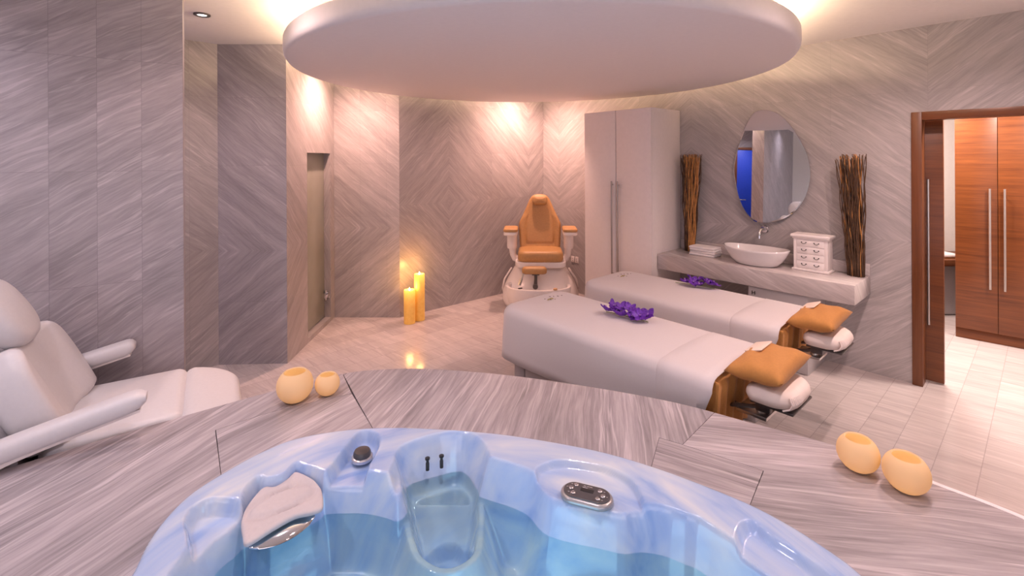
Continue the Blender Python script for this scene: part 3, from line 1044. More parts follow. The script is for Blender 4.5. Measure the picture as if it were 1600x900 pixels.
# underwater lamp, added to brighten the water
ul = MB().lathe([(0.001, 0.0), (0.045, 0.0), (0.045, 0.008), (0.036, 0.013), (0.001, 0.015)], (-0.10, 1.0, 0.12), 24)
ul.build('added_water_lamp', plain('lamp_glass', (0.8, 0.9, 0.95), 0.2), tub)
lamp('water_fill_light', 'POINT', (-0.10, 1.15, 0.33), 7.0, (0.42, 0.78, 1.0), shadow_soft_size=0.30)

# headrest pillow with its waterfall lip
ctr = (sum(p[0] for p in PAD) / len(PAD), sum(p[1] for p in PAD) / len(PAD))
adir = Vector((0.78, 0.62)).normalized()
def pad_z(x, y):
    u = (x - ctr[0]) * adir.x + (y - ctr[1]) * adir.y
    v = -(x - ctr[0]) * adir.y + (y - ctr[1]) * adir.x
    e = math.sqrt((u / 0.115) ** 2 + ((v + 0.0) / 0.048) ** 2)
    return 0.12 * v - 0.013 * math.exp(-((e - 1) / 0.12) ** 2)
pm = plain('grey_foam_pillow', (0.60, 0.54, 0.54), 0.6, var=0.03, scale=80)
pd = MB()
ring_pad(pd, catmull(PAD, 4), 0.552, 0.583, 0.012, 0.004, fs=(0.94, 0.88, 0.82, 0.76, 0.7, 0.62, 0.54, 0.46, 0.38, 0.3, 0.2, 0.1), zmod=pad_z)
pd.build('headrest', pm, tub, smooth=60)
b0, b1 = Vector((-0.870, 1.566, 0.526)), Vector((-0.708, 1.700, 0.528))
bd_ = (b1 - b0)
bn = Vector((bd_.y, -bd_.x, 0)).normalized()
bl = MB()
rings = []
for k in range(17):
    t = k / 16
    hw = 0.004 + 0.025 * math.sin(PI * t) ** 0.7
    p = b0 + bd_ * t - bn * 0.004
    ring = []
    for q in range(10):
        a = 2 * PI * q / 10
        ring.append(p + bn * (0.4 * hw + hw * 0.9 * math.cos(a)) + Vector((0, 0, 1)) * (hw * 0.45 * math.sin(a) - hw * 0.45 * math.cos(a)))
    rings.append(ring)
bl.rings(rings)
bl.build('waterfall_lip', M['chrome'], tub, smooth=60)

# control panel
px, py = PANEL[2]
prot = math.radians(-21)
pz = 0.602
panel = MB()
st = rrect(-0.093, 0.093, -0.050, 0.050, 0.0499, 8)
pmx = Matrix.Translation((px, py, pz)) @ Matrix.Rotation(prot, 4, 'Z')
ring_pad(panel, st, -0.006, 0.016, 0.012, 0.002, fs=(0.8, 0.5, 0.2), mtx=pmx)
pn = panel.build('control_panel', plain('warm_grey_bezel', (0.42, 0.40, 0.40), 0.3, 0.5), tub, smooth=60)
face = MB()
ring_pad(face, rrect(-0.082, 0.082, -0.040, 0.040, 0.0399, 8), 0.010, 0.0195, 0.002, 0.001, mtx=pmx)
face.build('panel_face', plain('dark_grey_panel', (0.085, 0.080, 0.085), 0.35), pn, smooth=60)
def pbox(name, x, y, sx, sy, h, m, bevel=0.001):
    b = MB().box((0, 0, 0.0205 + h / 2), (sx, sy, h), bevel)
    bmesh.ops.transform(b.bm, matrix=pmx @ Matrix.Translation((x, y, 0)), verts=b.bm.verts)
    return b.build(name, m, pn)
pbox('display', 0.0, 0.006, 0.046, 0.017, 0.0012, M['black'], 0.0004)
pale = plain('pale_print', (0.55, 0.53, 0.53), 0.5)
silver = plain('silver_button', (0.45, 0.43, 0.44), 0.25, 0.7)
for bx, by in ((-0.042, 0.022), (-0.057, 0.002), (-0.045, -0.020), (0.044, 0.018), (0.058, -0.004), (0.043, -0.022)):
    q = MB().lathe([(0.001, 0.020), (0.0085, 0.020), (0.0085, 0.0222), (0.006, 0.0242), (0.001, 0.0246)], (0, 0, 0), 18)
    bmesh.ops.transform(q.bm, matrix=pmx @ Matrix.Translation((bx, by, 0)), verts=q.bm.verts)
    q.build('button', silver, pn)
for bx, by, sx in ((-0.012, 0.027, 0.009), (-0.001, 0.027, 0.008), (0.010, 0.027, 0.010), (-0.010, 0.0185, 0.018), (-0.058, 0.024, 0.006), (-0.071, 0.004, 0.005), (-0.060, -0.020, 0.006),
                   (0.059, 0.019, 0.006), (0.072, -0.003, 0.005), (0.058, -0.024, 0.006)):
    t = bmesh.new()
    bmesh.ops.create_cube(t, size=1.0)
    bmesh.ops.scale(t, vec=(sx, 0.0022, 0.0004), verts=t.verts)
    bmesh.ops.transform(t, matrix=pmx @ Matrix.Translation((bx, by, 0.0207)), verts=t.verts)
    mk_ = MB()
    mk_._merge(t)
    mk_.build('printed_mark', pale, pn)

# air control knob and the two nozzles
kn = MB().lathe([(0.002, 0.0), (0.042, 0.0), (0.042, 0.010), (0.036, 0.014), (0.002, 0.014)], (KNOB[0][0], KNOB[0][1], 0.580), 32)
ko = kn.build('control_knob_collar', plain('silver_collar', (0.62, 0.62, 0.66), 0.2, 0.6), tub)
kc = MB().lathe([(0.002, 0.010), (0.034, 0.010), (0.035, 0.026), (0.030, 0.035), (0.015, 0.0385), (0.002, 0.039)], (KNOB[0][0], KNOB[0][1], 0.580), 32)
kc.build('control_knob', plain('dark_knob', (0.09, 0.08, 0.08), 0.28, 0.2), ko)
for nx, ny in NOZ:
    q = MB().lathe([(0.001, -0.02), (0.0075, -0.02), (0.0075, 0.008), (0.0055, 0.012), (0.0055, 0.020), (0.010, 0.024), (0.010, 0.030), (0.001, 0.031)], (nx, ny, 0.548), 16)
    q.build('air_nozzle', M['black'], tub)

# ---------------------------------------------------------------- globe candle holders
def globe_mat():
    t = NT('amber_glass_shell')
    out = t.t.nodes['Material Output']
    tl = t.n('ShaderNodeBsdfTranslucent')
    tl.inputs[0].default_value = (0.98, 0.84, 0.56, 1)
    df_ = t.n('ShaderNodeBsdfDiffuse')
    df_.inputs[0].default_value = (0.90, 0.78, 0.58, 1)
    mx = t.n('ShaderNodeMixShader')
    mx.inputs[0].default_value = 0.5
    t.l(df_.outputs[0], mx.inputs[1])
    t.l(tl.outputs[0], mx.inputs[2])
    t.l(mx.outputs[0], out.inputs['Surface'])
    return t.m
GM = globe_mat()
def globe(x, y, r, label, energy, tilt=0.0, az=0.0, squash=1.0):
    t = thing('globe_candle_holder', label, 'candle holder', (x, y, DZ), 0, 'amber globe candle holders')
    prof = []
    a0, a1 = -PI / 2 + 0.35, 0.90
    n = 18
    ri = r - 0.006
    for k in range(n + 1):
        a = a0 + (a1 - a0) * k / n
        prof.append((r * math.cos(a), r * math.sin(a)))
    for k in range(n, -1, -1):
        a = a0 + (a1 - a0) * k / n
        prof.append((ri * math.cos(a), ri * math.sin(a)))
    base = r * math.sin(-a0)
    prof = [(0.001, -base)] + prof + [(0.001, -ri * math.sin(-a0))]
    m = Matrix.Rotation(az, 3, 'Z') @ Matrix.Rotation(tilt, 3, 'Y')
    g_ = MB().lathe(prof, (0, 0, base + 0.001), 40, m)
    g_.build('shell', GM, t, smooth=60)
    cd = MB().lathe([(0.001, 0.008), (0.45 * r, 0.008), (0.45 * r, 0.30 * r), (0.40 * r, 0.33 * r), (0.001, 0.31 * r)], (0, 0, 0), 24)
    cd.build('candle', plain('candle_wax', (0.9, 0.68, 0.42), 0.5), t)
    fl_ = MB().lathe([(0.0005, 0.34 * r), (0.004, 0.42 * r), (0.005, 0.50 * r), (0.003, 0.62 * r), (0.0004, 0.74 * r)], (0, 0, 0), 10)
    fl_.build('flame', plain('candle_flame', (1, 0.7, 0.3), 0.5, emit=(1.0, 0.55, 0.2), estr=4.0), t)
    lamp('candle_light', 'POINT', (x, y, DZ + 0.95 * r), energy * 0.10, (1.0, 0.70, 0.40), shadow_soft_size=0.02)
    return t
globe(-1.085, 2.372, 0.085, 'larger round amber candle globe on the left of the deck', 0.55)
globe(-0.949, 2.437, 0.060, 'smaller round amber candle globe beside the larger one on the deck', 0.30)
globe(1.322, 1.830, 0.070, 'amber candle globe at the right deck edge, the one nearer the massage tables', 0.40)
globe(1.412, 1.715, 0.071, 'amber candle globe furthest right on the deck edge', 0.40)

# ---------------------------------------------------------------- massage tables
def u_ring(s0, s1, o0, o1, d, z, r, nseg=10, nside=16, wob=None):
    """open U outline round the foot end (s0), inset by d"""
    a0, b0, b1 = s0 + d, o0 + d, o1 - d
    rr = max(0.004, r - d)
    rr = max(0.0, min(rr, (b1 - b0) / 2))
    pts = []
    for k in range(nside):
        pts.append((s1 + (a0 + rr - s1) * k / nside, b1))
    for k in range(nseg + 1):
        a = PI / 2 + PI / 2 * k / nseg
        pts.append((a0 + rr + rr * math.cos(a), b1 - rr + rr * math.sin(a)))
    for k in range(1, 4):
        pts.append((a0, b1 - rr + (b0 + rr - b1 + rr) * k / 4))
    for k in range(nseg + 1):
        a = PI + PI / 2 * k / nseg
        pts.append((a0 + rr + rr * math.cos(a), b0 + rr + rr * math.sin(a)))
    for k in range(1, nside + 1):
        pts.append((a0 + rr + (s1 - a0 - rr) * k / nside, b0))
    out = []
    for i, (s, o) in enumerate(pts):
        zz = z
        if wob:
            s, o, zz = wob(s, o, z, i / (len(pts) - 1))
        out.append((s, -o, zz))
    return out

def massage_table(ds, do, label, slabel):
    """local frame: x along the table from foot to head, y across; origin under the foot end"""
    loc = (*WS(ds, do), 0.0)
    W = 0.34
    t = thing('massage_table', label, 'massage table', loc, WROT, 'massage tables')
    b = MB(); b.box((0.76, 0, 0.225), (1.38, 0.50, 0.45), 0.004)
    base = b.build('base_cabinet', M['grey_panel'], t)
    for x0, x1 in ((0.085, 0.19), (0.20, 0.80), (0.81, 1.43)):
        q = MB().box(((x0 + x1) / 2, -0.256, 0.20), (x1 - x0, 0.012, 0.36), 0.002)
        q.build('base_panel', plain('grey_cabinet_front', (0.46, 0.42, 0.42), 0.4, var=0.02), base)
    q = MB().box((0.76, 0, 0.47), (1.45, 0.56, 0.05), 0.005); q.build('top_frame', M['white'], t)
    mt = MB()
    ring_pad(mt, rrect(0.03, 1.60, -W + 0.055, W - 0.055, 0.06), 0.50, 0.688, 0.035)
    mt.build('mattress', M['cream_cloth'], t, smooth=60)
    # orange fitted cover hanging at the head end
    cv = MB()
    rings = []
    n = 44
    for zi, z in enumerate((0.36, 0.45, 0.55, 0.64, 0.675, 0.690)):
        ring = []
        for k in range(n + 1):
            f = k / n
            y = -(W - 0.035) + 2 * (W - 0.035) * f
            pin = (1 - zi / 5.0)
            x = 1.648 + 0.016 * math.sin(f * 40) * pin - 0.03 * max(0, zi - 3) + (0.01 * math.sin(f * 13 + 1)) * pin - 0.05 * pin
            ring.append((x, y, z))
        rings.append(ring)
    rings.append([(1.30, p[1], 0.692) for p in rings[-1]])
    cv.rings(rings, closed=False)
    for sy in (-1, 1):
        r2 = []
        for zi, z in enumerate((0.36, 0.50, 0.62, 0.67, 0.690)):
            r2.append([(1.36 + 0.288 * k / 14 - (0.05 * (1 - z / 0.69) if k == 14 else 0), sy * (W - 0.035 + 0.004 * math.sin(k * 1.9)), z) for k in range(15)])
        cv.rings(r2, closed=False)
    co = cv.build('fitted_cover', M['orange_cloth'], t, smooth=180, recalc=False)
    so = co.modifiers.new('thickness', 'SOLIDIFY'); so.thickness = 0.004; so.offset = 0
    # face cradle
    fc = MB()
    ring = []
    outer = rrect(1.705, 1.935, -0.18, 0.17, [0.12, 0.12, 0.05, 0.05], 6)
    ring_pad(fc, outer, 0.585, 0.672, 0.042, 0.004, bottom_rnd=0.038)
    fo = fc.build('face_cradle', plain('cream_cradle_cover', (0.84, 0.74, 0.69), 0.8, var=0.02, bump=0.05), t, smooth=60)
    ga = MB()
    for k in range(15):
        y = -0.150 + 0.0105 * k
        ga.tube([(1.88 + 0.02 * math.sin(k * 0.4), y, 0.590), (1.922 - 0.0012 * (k - 7) ** 2 * 0.2, y + 0.003, 0.605), (1.935 - 0.0003 * (k - 7) ** 2, y + 0.006, 0.630), (1.922 - 0.0003 * (k - 7) ** 2, y + 0.012, 0.655)], 0.0042, 6)
    ga.build('gathered_edge', plain('cream_gathers', (0.88, 0.78, 0.74), 0.8), fo)
    cr = MB()
    cr.box((1.82, 0.0, 0.576), (0.20, 0.27, 0.012), 0.004)
    cr.tube([(1.60, -0.10, 0.50), (1.72, -0.10, 0.535), (1.80, -0.10, 0.570)], 0.011, 8)
    cr.tube([(1.60, 0.10, 0.50), (1.72, 0.10, 0.535), (1.80, 0.10, 0.570)], 0.011, 8)
    cr.box((1.775, -0.10, 0.548), (0.07, 0.035, 0.035), 0.005)
    cr.build('cradle_bracket', M['dark_metal'], t)
    ar = MB()
    ar.box((1.72, -0.04, 0.50), (0.15, 0.16, 0.018), 0.004)
    ar.lathe([(0.001, 0), (0.022, 0), (0.022, 0.02), (0.010, 0.03), (0.001, 0.03)], (1.75, -0.07, 0.51), 14)
    ar.tube([(1.55, -0.04, 0.485), (1.74, -0.04, 0.485)], 0.014, 8)
    ar.build('arm_platform', M['steel'], t)

    # white sheet draped over the table
    sh = thing('cotton_sheet', slabel, 'sheet', loc, WROT, 'white sheets on the massage tables')
    def wob(amp):
        def f(s, o, z, q):
            k = amp
            s2 = s + k * 0.006 * math.sin(q * 31)
            o2 = o + k * (0.010 * math.sin(s * 7.0) + (0.014 * math.sin(s * 24) * max(0, s - 1.25) / 0.3)) * (1 if o > 0 else -1)
            if s > 1.50:
                s2 -= k * 0.10 * (s - 1.50) / 0.12
            return s2, o2, z
        return f
    rings = []
    hem = [(0.34, -0.012, 1.0), (0.40, -0.010, 0.9), (0.47, -0.007, 0.7), (0.54, -0.004, 0.5), (0.60, -0.001, 0.3), (0.645, 0.0, 0.15)]
    for z, d, amp in hem:
        rings.append(u_ring(-0.02, 1.62, -W, W, d, z, 0.13, wob=wob(amp)))
    for a in (20, 42, 64, 85):
        a = math.radians(a)
        rings.append(u_ring(-0.02, 1.62, -W, W, 0.06 * (1 - math.cos(a)), 0.645 + 0.06 * math.sin(a), 0.13))
    for d in (0.10, 0.15, 0.20, 0.25, 0.30, 0.34):
        rings.append(u_ring(-0.02, 1.62, -W, W, d, 0.706 + 0.012 * math.sin((d - 0.06) / 0.275 * PI / 2), 0.13))
    m = MB()
    m.rings(rings, closed=False)
    bmesh.ops.remove_doubles(m.bm, verts=m.bm.verts, dist=0.0012)
    top = m.build('draped_sheet', M['sheet'], sh, smooth=180)
    so = top.modifiers.new('thickness', 'SOLIDIFY'); so.thickness = 0.003; so.offset = 1.0
    # turned-back band near the head end
    bnd = MB()
    rr = []
    for s in (1.32, 1.324, 1.39, 1.47, 1.56, 1.628):
        row = []
        lift = 0.0045 if s > 1.321 else 0.002
        path = []
        for z in (0.345, 0.42, 0.50, 0.58, 0.645):
            path.append((-W - lift - 0.008 * (0.645 - z) / 0.3, z))
        for a in (20, 42, 64, 85):
            a = math.radians(a)
            path.append((-W + 0.06 * (1 - math.cos(a)) - lift * math.cos(a), 0.645 + (0.06 + lift) * math.sin(a)))
        for d in (0.12, 0.20, 0.28, 0.34):
            path.append((-W + d, 0.706 + lift + 0.012 * math.sin(min(1, (d - 0.06) / 0.275) * PI / 2)))
        full = path + [(-y, z) for y, z in path[-2::-1]]
        for y, z in full:
            hang = max(0.0, (0.645 - z) / 0.3)
            s2 = s - (0.10 * hang * max(0, (s - 1.50) / 0.12))
            wv = 0.014 * math.sin(s * 24) * max(0, s - 1.25) / 0.3 * hang + 0.010 * math.sin(s * 7.0) * hang
            row.append((s2, y + (wv if y > 0 else -wv), z))
        rr.append(row)
    bnd.rings(rr, closed=False)
    bo = bnd.build('turned_band', M['sheet'], sh, smooth=180)
    so = bo.modifiers.new('thickness', 'SOLIDIFY'); so.thickness = 0.003; so.offset = 0.0
    # small embroidered emblem at the foot end
    for dx, dy, a, ln in ((0.015, 0.03, 0.3, 0.020), (0.03, 0.055, -0.5, 0.016), (0.055, 0.005, 0.9, 0.018), (0.075, -0.02, 0.2, 0.016), (0.035, -0.045, 0.5, 0.010), (0.095, 0.01, -0.7, 0.014), (0.05, 0.085, 0.1, 0.020), (0.06, 0.12, 0.5, 0.010)):
        em = MB().box((0.13 + dx * 0.9, dy * 1.0 + 0.03, 0.7255), (ln * 0.8, 0.005, 0.003), 0.0, a)
        em.build('embroidered_mark', M['print_dark'], top)
    eg = MB()
    eg.tube([(0.20 + 0.012 * math.cos(a), 0.01 + 0.03 * math.sin(a), 0.7265) for a in [PI * (0.55 + 0.9 * k / 8) for k in range(9)]], 0.0035, 6)
    eg.build('embroidered_leaf', M['print_green'], top)

    # pillow and folded face cloth
    def pillow(mb, L, Wd, H):
        nu, nv = 22, 16
        def P(u, v, sgn):
            eu, ev = abs(u) ** 2.6, abs(v) ** 2.6
            h = max(0.0, (1 - eu) * (1 - ev)) ** 0.42
            pin = 1 - 0.10 * (1 - abs(v) ** 2) * abs(u) ** 4
            pin2 = 1 - 0.10 * (1 - abs(u) ** 2) * abs(v) ** 4
            return Vector((u * L / 2 * pin, v * Wd / 2 * pin2, sgn * H / 2 * h + 0.004 * math.sin(u * 7 + v * 5) * h))
        for sgn in (1, -1):
            g_ = [[mb.bm.verts.new(P(-1 + 2 * i / nu, -1 + 2 * j / nv, sgn)) for j in range(nv + 1)] for i in range(nu + 1)]
            for i in range(nu):
                for j in range(nv):
                    mb.bm.faces.new((g_[i][j], g_[i + 1][j], g_[i + 1][j + 1], g_[i][j + 1]))
        bmesh.ops.remove_doubles(mb.bm, verts=mb.bm.verts, dist=0.0008)
    pb = MB()
    pillow(pb, 0.27, 0.43, 0.115)
    root = Matrix.Translation(loc) @ Matrix.Rotation(WROT, 4, 'Z')
    pl = tag(pb.build('pillow', M['orange_cloth'], None, smooth=180), 'pillow', 'pillow', 'orange pillows on the massage tables')
    pl.matrix_world = root @ Matrix.Translation((1.765, -0.01, 0.742)) @ Matrix.Rotation(-0.06, 4, 'Y') @ Matrix.Rotation(0.05, 4, 'X')
    cb = MB()
    cb.prism(rrect(-0.045, 0.045, -0.080, 0.080, 0.01, 3), 0.0, 0.007, 0.002)
    cl = tag(cb.build('folded_face_cloth', M['cream_cloth'], None, smooth=60), 'cloth', 'cloth', 'folded cloths on the pillows')
    cl.matrix_world = root @ Matrix.Translation((1.695, 0.05, 0.789)) @ Matrix.Rotation(-0.34, 4, 'Y') @ Matrix.Rotation(0.03, 4, 'X')
    return t, sh, pl, cl

tA = massage_table(2.10, 2.26, 'massage table nearest the whirlpool, with an orange pillow on its face cradle', 'white cotton sheet draped over the massage table nearest the whirlpool')
tB = massage_table(2.05, 1.26, 'massage table behind the front one, alongside the marble vanity counter', 'white cotton sheet draped over the rear massage table by the vanity')
tA[2]['label'] = 'orange pillow at the head of the front massage table'
tB[2]['label'] = 'orange pillow at the head of the rear massage table'
tA[3]['label'] = 'small folded cream cloth leaning on the front orange pillow'
tB[3]['label'] = 'small folded cream cloth leaning on the rear orange pillow'

# ---------------------------------------------------------------- orchid sprays
def petal(mb, L, Wd, mtx, cup=0.25):
    nu, nv = 6, 5
    g_ = []
    for i in range(nu + 1):
        u = i / nu
        w_ = Wd * math.sin(PI * min(0.98, 0.06 + 0.92 * u)) ** 0.7
        row = []
        for j in range(nv + 1):
            v = -1 + 2 * j / nv
            row.append(mb.bm.verts.new(mtx @ Vector((u * L, v * w_ / 2, cup * L * (u * u) - 0.12 * Wd * (1 - v * v) + 0.05 * L * math.sin(v * 4 + u * 5)))))
        g_.append(row)
    for i in range(nu):
        for j in range(nv):
            mb.bm.faces.new((g_[i][j], g_[i + 1][j], g_[i + 1][j + 1], g_[i][j + 1]))
def orchid(loc, rot, n, length, label, stem_out, seed):
    rnd = random.Random(seed)
    t = thing('orchid_spray', label, 'orchid', loc, rot, 'violet orchid sprays')
    st_ = MB()
    st_.tube([(-length / 2 - stem_out, 0.012, 0.004), (-length / 4, 0.0, 0.012), (length / 4, -0.004, 0.012), (length / 2, 0.0, 0.006)], 0.0026, 6)
    st_.build('stem', M['stem'], t)
    for k in range(n):
        f = (k + 0.5) / n
        x = -length / 2 + length * f
        y = (0.022 if k % 2 else -0.026) + rnd.uniform(-0.008, 0.008)
        z = 0.022 + 0.022 * rnd.random() + (0.012 if k % 2 else 0)
        size = 0.052 + 0.010 * rnd.random()
        base = Matrix.Translation((x, y, z)) @ Matrix.Rotation(rnd.uniform(0, 6.28), 4, 'Z') @ Matrix.Rotation(rnd.uniform(-0.7, 0.7), 4, 'X') @ Matrix.Rotation(rnd.uniform(-0.5, 0.5), 4, 'Y')
        fb = MB()
        for q in range(5):
            m_ = base @ Matrix.Rotation(2 * PI * q / 5, 4, 'Z') @ Matrix.Rotation(-0.25, 4, 'Y')
            petal(fb, size * (1.0 if q % 2 else 0.92), size * (0.80 if q % 2 else 0.62), m_, 0.15)
        low = min(v.co.z for v in fb.bm.verts)
        if low < 0.002:
            bmesh.ops.translate(fb.bm, vec=(0, 0, 0.002 - low), verts=fb.bm.verts)
            base = Matrix.Translation((0, 0, 0.002 - low)) @ base
        bl_ = fb.build('blossom', M['petal'], t, smooth=180)
        so = bl_.modifiers.new('thickness', 'SOLIDIFY'); so.thickness = 0.0012
        lp = MB()
        petal(lp, size * 0.42, size * 0.30, base @ Matrix.Translation((0, 0, 0.004)) @ Matrix.Rotation(-0.7, 4, 'Y'), 0.6)
        lp.lathe([(0.0005, 0), (0.004, 0.002), (0.004, 0.007), (0.0005, 0.009)], base @ Vector((0, 0, 0.003)), 8)
        lp.build('blossom_lip', M['petal_light'], bl_, smooth=180)
    return t
oA = WS(2.93, 2.17)
orchid((oA[0], oA[1], 0.7225), WROT + 0.12, 10, 0.31, 'larger violet orchid spray lying on the front white massage sheet', 0.01, 3)
oB = WS(2.88, 1.06)
orchid((oB[0], oB[1], 0.7185), WROT + 0.16, 8, 0.24, 'smaller violet orchid spray with a bare stem on the rear massage sheet', 0.09, 11)

# ---------------------------------------------------------------- wardrobe against the vanity wall
wd = thing('tall_cabinet', 'tall white two-door cabinet with slim bar handles against the marble wall', 'cabinet', (*WS(1.25, 0.0), 0), WROT)
b = MB(); b.box((0.4375, -0.284, 1.19), (0.875, 0.556, 2.26), 0.002); b.build('body', M['white'], wd)
b = MB(); b.box((0.4375, -0.28, 0.03), (0.86, 0.52, 0.06), 0.002); b.build('plinth', M['grey_panel'], wd)
for x0, x1, hx in ((0.001, 0.4330, 0.398), (0.4420, 0.874, 0.478)):
    q = MB().box(((x0 + x1) / 2, -0.574, 1.19), (x1 - x0, 0.022, 2.258), 0.002).build('cabinet_door', M['white'], wd)
    hh = MB().tube([(hx, -0.612, 0.50), (hx, -0.612, 1.55)], 0.008, 10)
    for z in (0.54, 1.51):
        hh.tube([(hx, -0.612, z), (hx, -0.584, z)], 0.006, 8)
    hh.build('handle', M['cab_handle'], q)

q = MB().box((0.4375, -0.5650, 1.19), (0.0082, 0.012, 2.25), 0.0005)  # dark strip put in for the shade between the doors
q.build('door_gap_shade', M['dark_gap'], wd)

# ---------------------------------------------------------------- vanity counter
mcount = marble('marble_counter', slope=0.35, tile=(30, 30), off=(-15, -15), base=(0.58, 0.52, 0.51), contrast=0.75, freq=0.8, rough=0.12,
                coord='Object', joint=0, tilevar=0, seed=21)
vc = thing('vanity_counter', 'thick floating marble vanity counter along the wall', 'counter', (*WS(2.135, 0.0), 0), WROT)
b = MB(); b.box((0.848, -0.245, 0.7345), (1.696, 0.488, 0.153), 0.003); b.build('slab', mcount, vc)
b = MB(); b.box((0.848, -0.012, 0.86), (1.696, 0.022, 0.098), 0.002); b.build('backsplash', mcount, vc)
uc = thing('under_counter_cabinet', 'pale grey cabinet standing under the right half of the marble counter', 'cabinet', (*WS(3.03, 0.0), 0), WROT)
b = MB(); b.box((0.2375, -0.225, 0.327), (0.473, 0.44, 0.652), 0.002); b.build('body', M['grey_panel'], uc)
q = MB().box((0.2375, -0.457, 0.327), (0.471, 0.02, 0.648), 0.002).build('cabinet_door', M['grey_panel'], uc)
lt = MB()
lt.box((0.035, -0.469, 0.60), (0.006, 0.005, 0.032), 0.001); lt.box((0.058, -0.469, 0.60), (0.006, 0.005, 0.032), 0.001); lt.box((0.046, -0.469, 0.60), (0.022, 0.005, 0.005), 0.001)
lt.build('latch', M['dark_metal'], q)

# vessel basin
bs = thing('vessel_basin', 'white boat-shaped washbasin standing on the marble counter', 'washbasin', (*WS(3.02, 0.27), 0.811), WROT)
prof = [(0.001, 0.0), (0.55, 0.0), (0.66, 0.012), (0.80, 0.05), (0.91, 0.095), (0.985, 0.135), (1.0, 0.148), (0.985, 0.152), (0.965, 0.147), (0.88, 0.10), (0.75, 0.052), (0.5, 0.022), (0.10, 0.012), (0.001, 0.012)]
b = MB()
rings = []
for r, z in prof:
    ring = []
    for k in range(64):
        a = 2 * PI * k / 64
        cx, sy = math.cos(a), math.sin(a)
        ex = math.copysign(abs(cx) ** 0.95, cx)
        ring.append((0.285 * r * ex, 0.175 * r * sy, z + 0.012 * (abs(cx) ** 3) * (z / 0.15)))
    rings.append(ring)
b.rings(rings)
b.build('bowl', M['ceramic'], bs, smooth=60)
MB().lathe([(0.001, 0.0125), (0.022, 0.0125), (0.022, 0.016), (0.001, 0.017)], seg=20).build('drain', M['chrome'], bs)

# wall spout
fa = thing('wall_faucet', 'chrome wall-mounted faucet above the white washbasin', 'faucet', (*WS(3.0, 0.0), 1.108), WROT)
rx = Matrix.Rotation(PI / 2, 3, 'X')
MB().lathe([(0.001, 0.001), (0.036, 0.001), (0.036, 0.010), (0.030, 0.016), (0.001, 0.017)], (0, 0, 0), 28, rx).build('escutcheon', M['chrome'], fa)
MB().tube([(0, -0.01, 0), (0, -0.06, 0.004), (0, -0.10, 0.0), (0, -0.125, -0.018), (0, -0.135, -0.045), (0, -0.137, -0.075)], [0.016, 0.014, 0.013, 0.0125, 0.012, 0.012], 14).build('spout', M['chrome'], fa)
hb = MB(); hb.tube([(0.022, -0.014, 0.006), (0.026, -0.04, 0.010), (0.03, -0.065, 0.03)], 0.006, 8); hb.build('lever', M['chrome'], fa)

# towels
tlab = ['topmost of the four folded white towels on the counter', 'second from the top of the four folded white towels', 'third from the top of the four folded white towels', 'bottom of the four folded white towels on the counter']
for k in range(4):
    z0 = 0.812 + (3 - k) * 0.0225
    b = MB()
    ring_pad(b, rrect(-0.135 + 0.004 * (k % 2), 0.132, -0.085 - 0.003 * (k % 2), 0.085, [0.014, 0.014, 0.012, 0.012], 4), 0.0, 0.0218, 0.0098, 0.0006, fs=(0.7, 0.3), bottom_rnd=0.0085)
    p = WS(2.50 + 0.004 * ((k * 7) % 3), 0.20)
    o = tag(b.build('folded_towel', M['towel'], None, smooth=60), tlab[k], 'towel', 'folded towels on the counter')
    o.location = (p[0], p[1], z0); o.rotation_euler = (0, 0, WROT + 0.02 * math.sin(k * 2.1))

# jewellery chest
jc = thing('drawer_chest', 'small white chest of four drawers on the marble counter', 'chest', (*WS(3.452, 0.155), 0.8115), WROT)
b = MB(); b.box((0, 0, 0.150), (0.262, 0.135, 0.270), 0.003)
b.box((-0.119, -0.066, 0.150), (0.022, 0.010, 0.268), 0.002); b.box((0.119, -0.066, 0.150), (0.022, 0.010, 0.268), 0.002)
b.build('body', M['white'], jc)
b = MB(); b.prism([(-0.142, -0.082), (0.142, -0.082), (0.142, 0.074), (-0.142, 0.074)], 0.0, 0.020, 0.006); b.build('base_moulding', M['white'], jc)
b = MB(); b.prism([(-0.150, -0.090), (0.150, -0.090), (0.150, 0.078), (-0.150, 0.078)], 0.288, 0.318, 0.012, 3); b.box((0, -0.003, 0.283), (0.278, 0.150, 0.012), 0.004)
b.build('lid', M['white'], jc)
for k in range(4):
    z = 0.055 + 0.0625 * k
    dr = MB().box((0, -0.069, z), (0.210, 0.010, 0.055), 0.003).build('drawer', M['white'], jc)
    for sx in (-0.048, 0.048):
        q = MB().tube([(sx - 0.017, -0.0725, z + 0.006), (sx - 0.012, -0.082, z - 0.002), (sx, -0.085, z - 0.005), (sx + 0.012, -0.082, z - 0.002), (sx + 0.017, -0.0725, z + 0.006)], 0.0026, 6)
        q.lathe([(0.0005, 0), (0.0055, 0), (0.0055, 0.003), (0.0005, 0.003)], (sx - 0.017, -0.0735, z + 0.006), 8, rx)
        q.lathe([(0.0005, 0), (0.0055, 0), (0.0055, 0.003), (0.0005, 0.003)], (sx + 0.017, -0.0735, z + 0.006), 8, rx)
        q.build('bail_pull', M['dark_metal'], dr)

